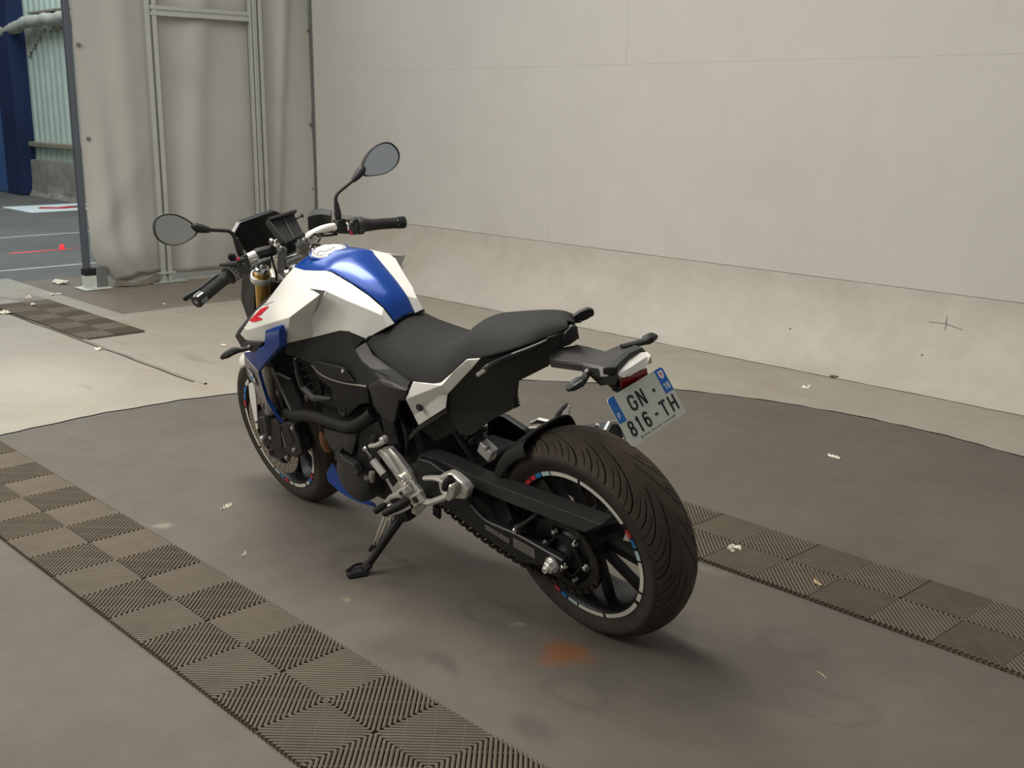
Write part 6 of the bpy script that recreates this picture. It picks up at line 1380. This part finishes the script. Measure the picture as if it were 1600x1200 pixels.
# labels on the arm: chain-slack pictogram and text block
def armlabel(name, c4, rowsn, seed):
    a, b, c, d = [Vector((p[0], 0.1678, p[2])) for p in c4]
    l_ = link(name, [a, b, c, d], [(0, 1, 2, 3)], M['gloss_black'], sw); rs_ = random.Random(seed); mb = MB()
    for r_ in range(rowsn):
        v = (r_ + 0.5) / rowsn; t = 0.04
        while t < 0.95:
            w2_ = rs_.uniform(0.03, 0.12); t2 = min(0.97, t + w2_)
            p = a.lerp(b, t).lerp(d.lerp(c, t), v); q = a.lerp(b, t2).lerp(d.lerp(c, t2), v); mb.bar(p + Vector((0, 0.0004, 0)), q + Vector((0, 0.0004, 0)), 0.0005, (a - d).length / rowsn * 0.55, (0, 0, 1)); t = t2 + 0.02
    mb.build('label_print', M['label'], l_)
armlabel('arm_label', [(0.2671,0.1678,0.3539), (0.1699,0.1678,0.3342), (0.174,0.1678,0.3138), (0.2709,0.1678,0.3355)], 2, 3)
armlabel('arm_label', [(0.1557,0.1678,0.3452), (0.072,0.1678,0.3334), (0.0781,0.1678,0.2979), (0.1633,0.1678,0.311)], 6, 5)
# axle nut and chain adjuster
an = Vector((0.0124,0.172,0.3048))
mb = MB(); mb.lathe([(0.0, 0.004), (0.021, 0.004), (0.023, 0.001), (0.023, -0.012)], an, (0, 1, 0), 28); aw = mb.build('axle_washer', M['silver_dull'], sw, True)
mb = MB(); mb.lathe([(0.0, 0.018), (0.015, 0.018), (0.0175, 0.016), (0.0175, 0.002)], an, (0, 1, 0), 6); mb.build('axle_nut', M['silver'], aw)
mb = MB(); mb.lathe([(0.004, 0.030), (0.0085, 0.030), (0.0095, 0.028), (0.0095, 0.016)], an, (0, 1, 0), 20); mb.lathe([(0.0, 0.022), (0.0045, 0.022), (0.0045, 0.03)], an, (0, 1, 0), 16); mb.build('axle_stub', M['silver'], aw, True)
mb = MB(); mb.tube([(-0.0112,0.16,0.2913), (-0.0353,0.16,0.3163)], [0.0075, 0.0075], 10, curve=False); mb.cyl((-0.0192,0.16,0.3065), (-0.025,0.165,0.3014), 0.010, n=6); mb.build('chain_adjuster', M['chrome'], sw, False, 0.001)
# chain guard: long bar over the chain with its bracket
GT = [(0.5506,0.136,0.4844), (0.5064,0.136,0.4936), (0.4171,0.135,0.4907), (0.3012,0.133,0.4746), (0.1627,0.131,0.4692), (-0.0029,0.129,0.4647), (-0.1566,0.127,0.4604)]
GB = [(0.593,0.148,0.4243), (0.5296,0.148,0.4524), (0.4436,0.147,0.4535), (0.3231,0.145,0.4476), (0.1844,0.143,0.4366), (0.0168,0.141,0.4316), (-0.1035,0.139,0.427)]
GI = [(p[0], p[1] - 0.045, p[2] + 0.004) for p in GT]
P_ = []
for a, b, c in zip(GB, GT, GI): P_ += [a, b, c]
cg = facet('chain_guard', P_, [(3 * i + k, 3 * i + k + 1, 3 * i + 4 + k, 3 * i + 3 + k) for i in range(6) for k in range(2)], M['plastic'], bike, 0.004, 0.002, 1)
P_ = [(0.595,0.146,0.4427), (0.5701,0.146,0.4626), (0.5546,0.146,0.4557), (0.5292,0.146,0.4251), (0.5653,0.146,0.3973), (0.6172,0.146,0.3873)]
facet('guard_tongue', P_, [tuple(range(6))], M['plastic'], cg, 0.006, 0.002, 1)
mb = MB(); mb.bar((0.0649,0.145,0.433), (0.1386,0.16,0.3734), 0.010, 0.022, (0, 1, 0)); mb.lathe([(0, 0.006), (0.012, 0.006), (0.016, 0.0), (0.016, -0.01)], (0.1379,0.162,0.3685), (0, 1, 0), 16); br_ = mb.build('guard_bracket', M['plastic'], cg, False, 0.003)
MB().lathe([(0, 0.007), (0.004, 0.0075), (0.0075, 0.004), (0.0075, 0.0)], (0.138,0.168,0.3741), (0, 1, 0), 14).build('bracket_screw', M['chrome'], br_, True)
P_ = [(0.2642,0.1,0.3974), (0.2377,0.1,0.3989), (0.1959,0.125,0.3644), (0.2238,0.13,0.3372), (0.2623,0.13,0.34), (0.2946,0.115,0.3754)]
facet('guard_plate', P_, [tuple(range(6))], M['plastic'], cg, 0.004, 0.002, 1)
# hugger over the front of the rear tyre
rows = []
for a in np.linspace(33, 67, 10):
    A_ = rad(a); r0 = 0.328
    rows.append([(AR.x + (r0 - k[1]) * math.cos(A_), k[0], AR.z + (r0 - k[1]) * math.sin(A_)) for k in ((0.099, 0.045), (0.098, 0.026), (0.090, 0.012), (0.06, 0.002), (0, 0), (-0.06, 0.002), (-0.090, 0.012), (-0.098, 0.026), (-0.099, 0.045))])
hg = sheet('rear_hugger', rows, M['plastic'], bike, 3, 3, 0.004, 0)
# ---------------------------------------------------------------- rider peg plate, pillion bracket, pedals
def plate_l(name, P2, m, th=0.014, bev=0.003, parent=None): return facet(name, P2, [tuple(range(len(P2)))], m, parent or bike, th, bev, 1, ang=25)

pp = plate_l('rider_peg_plate', [(0.7006,0.18,0.4819), (0.6648,0.18,0.5021), (0.6264,0.18,0.514), (0.5933,0.18,0.4875), (0.5556,0.18,0.4493), (0.5426,0.18,0.4088), (0.523,0.18,0.3879), (0.5231,0.18,0.3612), (0.5555,0.18,0.3267), (0.5866,0.18,0.3242), (0.605,0.18,0.3505), (0.6618,0.18,0.3477), (0.6693,0.18,0.3615), (0.6455,0.18,0.3842), (0.6247,0.18,0.3991), (0.6465,0.18,0.4245), (0.6735,0.18,0.4532)], M['silver'], 0.018, 0.004)
MB().tube([(0.6637,0.184,0.5), (0.6312,0.186,0.4807), (0.6,0.188,0.4415)], [0.006, 0.006, 0.005], 8).build('plate_rib', M['silver'], pp, True)
MB().tube([(0.6186,0.184,0.5137), (0.5849,0.186,0.4906), (0.5476,0.188,0.4535)], [0.006, 0.006, 0.005], 8).build('plate_rib', M['silver'], pp, True)
MB().lathe([(0.009, 0.006), (0.016, 0.008), (0.0185, 0.005), (0.0185, -0.008)], (0.586,0.188,0.4209), (0, 1, 0), 28).build('pivot_ring', M['silver'], pp, True)
MB().lathe([(0.0, 0.002), (0.004, 0.002), (0.006, 0.005), (0.010, 0.005), (0.0105, 0.0)], (0.586,0.188,0.4209), (0, 1, 0), 24).build('pivot_cap', M['silver_dull'], pp, True)
# top link of the gear linkage
mb = MB(); mb.tube([(0.708,0.192,0.5063), (0.6718,0.192,0.5186), (0.6369,0.192,0.5371)], [0.0075, 0.0075, 0.008], 10); mb.lathe([(0, 0.012), (0.010, 0.012), (0.012, 0.008), (0.012, -0.008)], (0.6295,0.188,0.5456), (0, 1, 0), 16); lk = mb.build('gear_link', M['silver'], pp, False, 0.002)
MB().lathe([(0, 0.008), (0.006, 0.007), (0.009, 0), (0.006, -0.007), (0, -0.008)], (0.73,0.196,0.4939), (0, 1, 0), 14).build('ball_joint', M['chrome'], lk, True)
MB().cyl((0.7284,0.196,0.4898), (0.707,0.196,0.4707), 0.0045, n=12).build('link_rod', M['chrome'], lk, True)
MB().tube([(0.7176,0.196,0.4679), (0.7037,0.196,0.4626)], [0.0095, 0.0095], 14, curve=False).build('rod_boot', M['rubber'], lk, True)
MB().cyl((0.7047,0.196,0.4601), (0.6656,0.196,0.4211), 0.0125, n=20).build('quickshift_sensor', M['silver'], lk, True)
MB().cyl((0.6647,0.196,0.4236), (0.6563,0.196,0.4125), 0.0130, n=20).build('sensor_collar', M['gloss_black'], lk, True)
MB().tube([(0.6588,0.195,0.409), (0.6479,0.194,0.3821), (0.6394,0.192,0.3608)], [0.006, 0.0045, 0.006], 10).build('link_rod', M['silver_dull'], lk, True)
# gear pedal
mb = MB(); mb.lathe([(0, 0.012), (0.011, 0.012), (0.014, 0.008), (0.014, -0.014), (0, -0.014)], (0.5966,0.198,0.3742), (0, 1, 0), 20); mb.bar((0.5566,0.196,0.4003), (0.608,0.2,0.3698), 0.020, 0.024, (0, 1, 0)); mb.bar((0.5949,0.204,0.3758), (0.6405,0.208,0.3557), 0.014, 0.016, (0, 1, 0)); mb.bar((0.6361,0.208,0.3592), (0.676,0.212,0.3222), 0.014, 0.010, (0, 1, 0))
gp = mb.build('gear_pedal', M['silver'], pp, False, 0.003)
MB().lathe([(0, 0.003), (0.005, 0.003), (0.007, 0.0), (0.007, -0.004)], (0.5782,0.212,0.3873), (0, 1, 0), 6).build('pedal_bolt', M['gap'], gp)
MB().tube([(0.6673,0.262,0.3232), (0.6663,0.255,0.3241), (0.665,0.225,0.3259), (0.6637,0.218,0.3269)], [0.009, 0.0105, 0.0105, 0.008], 14).build('pedal_rubber', M['rubber'], gp, True)
# rider peg, folded out
mb = MB(); mb.tube([(0.5627,0.2,0.3426), (0.5741,0.225,0.3375), (0.5868,0.255,0.3371), (0.5965,0.27,0.3359)], [0.011, 0.010, 0.008, 0.006], 10, ex=0.7)
mb.add([(0.5583,0.195,0.3725), (0.5128,0.195,0.4013), (0.5032,0.195,0.3688), (0.557,0.195,0.3325)], [(0, 1, 2, 3)])
pg = mb.build('rider_peg', M['silver'], pp, False, 0.002)
MB().tube([(0.5578,0.202,0.3676), (0.5626,0.212,0.3628), (0.5733,0.24,0.3574), (0.5886,0.272,0.3507), (0.5945,0.278,0.3478)], [0.009, 0.0125, 0.0125, 0.0115, 0.008], 12).build('peg_rubber', M['rubber'], pg, True)
mb = MB(); mb.tube([(0.602,0.255,0.346), (0.5947,0.255,0.3616), (0.591,0.25,0.3633), (0.5897,0.248,0.357)], 0.003, 8); mb.build('peg_spring', M['chrome'], pg, True)
P_ = [(0.5479,0.204,0.3805), (0.4961,0.204,0.411), (0.4897,0.204,0.3778), (0.5391,0.204,0.3452)]
o = plate_l('peg_clevis', P_, M['silver'], 0.02, 0.003, pg)
MB().box((0.5193,0.206,0.379), (0.020, 0.008, 0.018), Matrix.Rotation(rad(25), 3, 'Y')).build('clevis_slot', M['gap'], pg)
plate_l('peg_stop', [(0.5765,0.19,0.3192), (0.4838,0.19,0.3739), (0.5164,0.19,0.3375), (0.5582,0.19,0.3021), (0.5818,0.19,0.3039)], M['silver_dull'], 0.012, 0.002, pg)
# pillion bracket loop
mb = MB(); mb.tube([(0.5246,0.185,0.3657), (0.4718,0.19,0.3753), (0.4248,0.194,0.4002), (0.3684,0.198,0.4319), (0.3395,0.2,0.4562)], [0.012, 0.013, 0.0125, 0.0125, 0.012], 8, ex=0.8)
mb.tube([(0.4745,0.185,0.4546), (0.4292,0.19,0.4709), (0.3877,0.194,0.4814), (0.3548,0.198,0.4843)], [0.009, 0.0095, 0.012, 0.014], 8, ex=0.8)
mb.tube([(0.3817,0.195,0.4794), (0.3838,0.197,0.4482), (0.3707,0.198,0.4334)], [0.010, 0.009, 0.010], 8, ex=0.8)
pb_ = mb.build('pillion_bracket', M['silver'], pp, True)
P_ = [(0.382,0.205,0.4952), (0.3293,0.208,0.5217), (0.3014,0.21,0.5181), (0.2712,0.21,0.504), (0.2581,0.206,0.483), (0.2865,0.2,0.4444), (0.3231,0.205,0.4385), (0.352,0.208,0.4401), (0.3614,0.208,0.4627)]
plate_l('pillion_knuckle', P_, M['silver'], 0.03, 0.006, pb_)
MB().tube([(0.3048,0.216,0.5204), (0.3225,0.222,0.5022), (0.3358,0.224,0.4788)], [0.010, 0.012, 0.010], 10).build('pillion_pad', M['rubber'], pb_, True)
P_ = [(0.3139,0.226,0.4986), (0.2863,0.228,0.5115), (0.2831,0.228,0.4961), (0.3015,0.228,0.4618), (0.3331,0.226,0.4367), (0.3452,0.224,0.4489)]
plate_l('pillion_peg', P_, M['silver_dull'], 0.018, 0.004, pb_)
MB().lathe([(0, 0.005), (0.005, 0.005), (0.008, 0.0), (0.008, -0.006)], (0.2999,0.228,0.4974), (0, 1, 0), 14).build('peg_pin', M['silver'], pb_, True)
P_ = [(0.5657,0.165,0.4628), (0.5435,0.165,0.4752), (0.4903,0.165,0.4504), (0.5127,0.165,0.4267), (0.4869,0.165,0.4164), (0.5045,0.165,0.3805), (0.5503,0.165,0.3672), (0.5701,0.165,0.4063), (0.58,0.165,0.4213)]
plate_l('heel_guard', P_, M['plastic'], 0.004, 0.001, pp)
MB().lathe([(0, 0.003), (0.004, 0.003), (0.005, 0.0), (0.005, -0.003)], (0.5466,0.186,0.433), (0, 1, 0), 10).build('guard_rivet', M['silver'], pp, True)
# mirrored bracket on the far side, with its pillion peg standing up
P_ = [(0.3005,-0.205,0.4777), (0.2974,-0.235,0.5093), (0.2912,-0.255,0.5248), (0.2844,-0.258,0.5206), (0.2816,-0.245,0.5037), (0.2782,-0.215,0.4779)]
o = link('pillion_peg', P_, [tuple(range(6))], M['silver_dull'], bike); fixn(o); solid(o, 0.016, 0); bevel(o, 0.003)
MB().tube([(0.304,-0.205,0.4855), (0.3062,-0.225,0.4992), (0.2962,-0.247,0.5168), (0.2906,-0.257,0.524)], [0.010, 0.0115, 0.011, 0.009], 10).build('peg_rubber', M['rubber'], o, True)
mb = MB(); mb.prism([(0.62, 0.55), (0.66, 0.54), (0.54, 0.38), (0.40, 0.46), (0.26, 0.50), (0.28, 0.46), (0.42, 0.40), (0.53, 0.34)], -0.185, -0.17); mb.build('peg_plate', M['silver'], bike, False, 0.003)
# ---------------------------------------------------------------- side stand
KP = Vector((0.6999,0.15,0.2354)); KF = Vector((0.7726,0.2895,0.0766)); KF = KF + Vector((0, 0, 0.012)); 
mb = MB(); mb.tube([KP, KP.lerp(KF, 0.5), KP.lerp(KF, 0.93)], [0.016, 0.0135, 0.012], 10); mb.lathe([(0, 0.014), (0.018, 0.014), (0.021, 0.008), (0.021, -0.02), (0, -0.02)], KP, (0, 1, 0.2), 18)
ks = mb.build('side_stand', M['satin_black'], bike, False, 0.002)
Wd = bike.matrix_world.inverted()
def onfloor(x, y, z): return Wd @ Vector((x, y, z))
ft = [onfloor(*q, 0.001) for q in ((-2.0154,-0.2726), (-2.0409,-0.2642), (-2.0612,-0.3232), (-2.0397,-0.3439), (-2.0069,-0.3529), (-2.003,-0.3183))]
ft2 = [onfloor(*q, 0.016) for q in ((-2.0154,-0.2726), (-2.0383,-0.2686), (-2.0558,-0.3246), (-2.0329,-0.3439), (-2.0076,-0.3499), (-2.0044,-0.3198))]
n_ = 6; mb = MB(); mb.add([tuple(p) for p in ft + ft2], [tuple(range(5, -1, -1)), tuple(range(6, 12))] + [(i, (i + 1) % 6, 6 + (i + 1) % 6, 6 + i) for i in range(6)])
fo_ = mb.build('stand_foot', M['satin_black'], ks, False, 0.003)
mb = MB(); mb.tube([onfloor(*(-2.0056,-0.3514), 0.018), onfloor(*(-1.9989,-0.3213), 0.020), onfloor(*(-2.0127,-0.2769), 0.016)], 0.005, 8); mb.build('foot_prong', M['satin_black'], ks, True)
mb = MB(); mb.add([tuple(onfloor(*q, 0.0168)) for q in ((-2.0275,-0.2859), (-2.0403,-0.2817), (-2.0451,-0.3201), (-2.0282,-0.3274))], [(0, 1, 2, 3)]); mb.build('foot_slot', M['gap'], ks)
mb = MB(); mb.bar(KP.lerp(KF, 0.86), KF + Vector((0, 0, 0.004)), 0.028, 0.020, (0, 1, 0)); mb.build('stand_heel', M['satin_black'], ks, False, 0.004)
for (a, b) in (((0.7745,0.165,0.2209), (0.8033,0.215,0.1288)), ((0.7624,0.16,0.217), (0.7936,0.21,0.1266))):
    MB().cyl(a, b, 0.0052, n=10).build('stand_spring', M['chrome'], ks, True)
MB().tube([(0.8181,0.225,0.1101), (0.7959,0.22,0.1318), (0.7845,0.215,0.1253)], [0.006, 0.009, 0.005], 8).build('spring_hook', M['satin_black'], ks, True)
MB().tube([(0.7049,0.175,0.2623), (0.723,0.18,0.2311), (0.7271,0.18,0.2107)], [0.006, 0.006, 0.004], 8).build('stand_tang', M['silver'], ks, True)
mb = MB(); mb.bar((0.6673,0.14,0.254), (0.7345,0.14,0.2262), 0.05, 0.04, (0, 1, 0)); mb.build('stand_bracket', M['satin_black'], bike, False, 0.006)
# wiring and hoses in the dark of the frame
for P_ in ([(0.95, 0.11, 0.78), (0.93, 0.13, 0.70), (0.96, 0.125, 0.62)], [(0.99,0.14,0.6469), (0.9827,0.14,0.6233), (0.9919,0.14,0.594)], [(0.4488,0.09,0.639), (0.3936,0.09,0.5475), (0.3677,0.08,0.4855)], [(0.62, 0.12, 0.62), (0.58, 0.14, 0.55), (0.60, 0.14, 0.48)]):
    MB().tube(P_, 0.007, 8).build('frame_hose', M['rubber'], bike, True)
mb = MB(); mb.prism([(0.66, 0.82), (0.40, 0.80), (0.36, 0.60), (0.50, 0.52), (0.60, 0.56)], -0.10, 0.10); mb.build('battery_box', M['plastic'], bike, False, 0.01)

mb = MB(); mb.bar((0.5275,0.13,0.3138), (0.5413,0.13,0.2708), 0.03, 0.012, (0, 1, 0)); mb.build('stand_switch', M['satin_black'], bike, False, 0.003)
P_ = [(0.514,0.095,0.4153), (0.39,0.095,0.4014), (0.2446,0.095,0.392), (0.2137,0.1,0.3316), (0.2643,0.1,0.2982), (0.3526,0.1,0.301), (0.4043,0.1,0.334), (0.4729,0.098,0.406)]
facet('swingarm_dark_fill', P_, [tuple(range(8))], M['satin_black'], sw, 0.02, 0.003, 1)  # black plate added to stand for the darkness in the swingarm opening
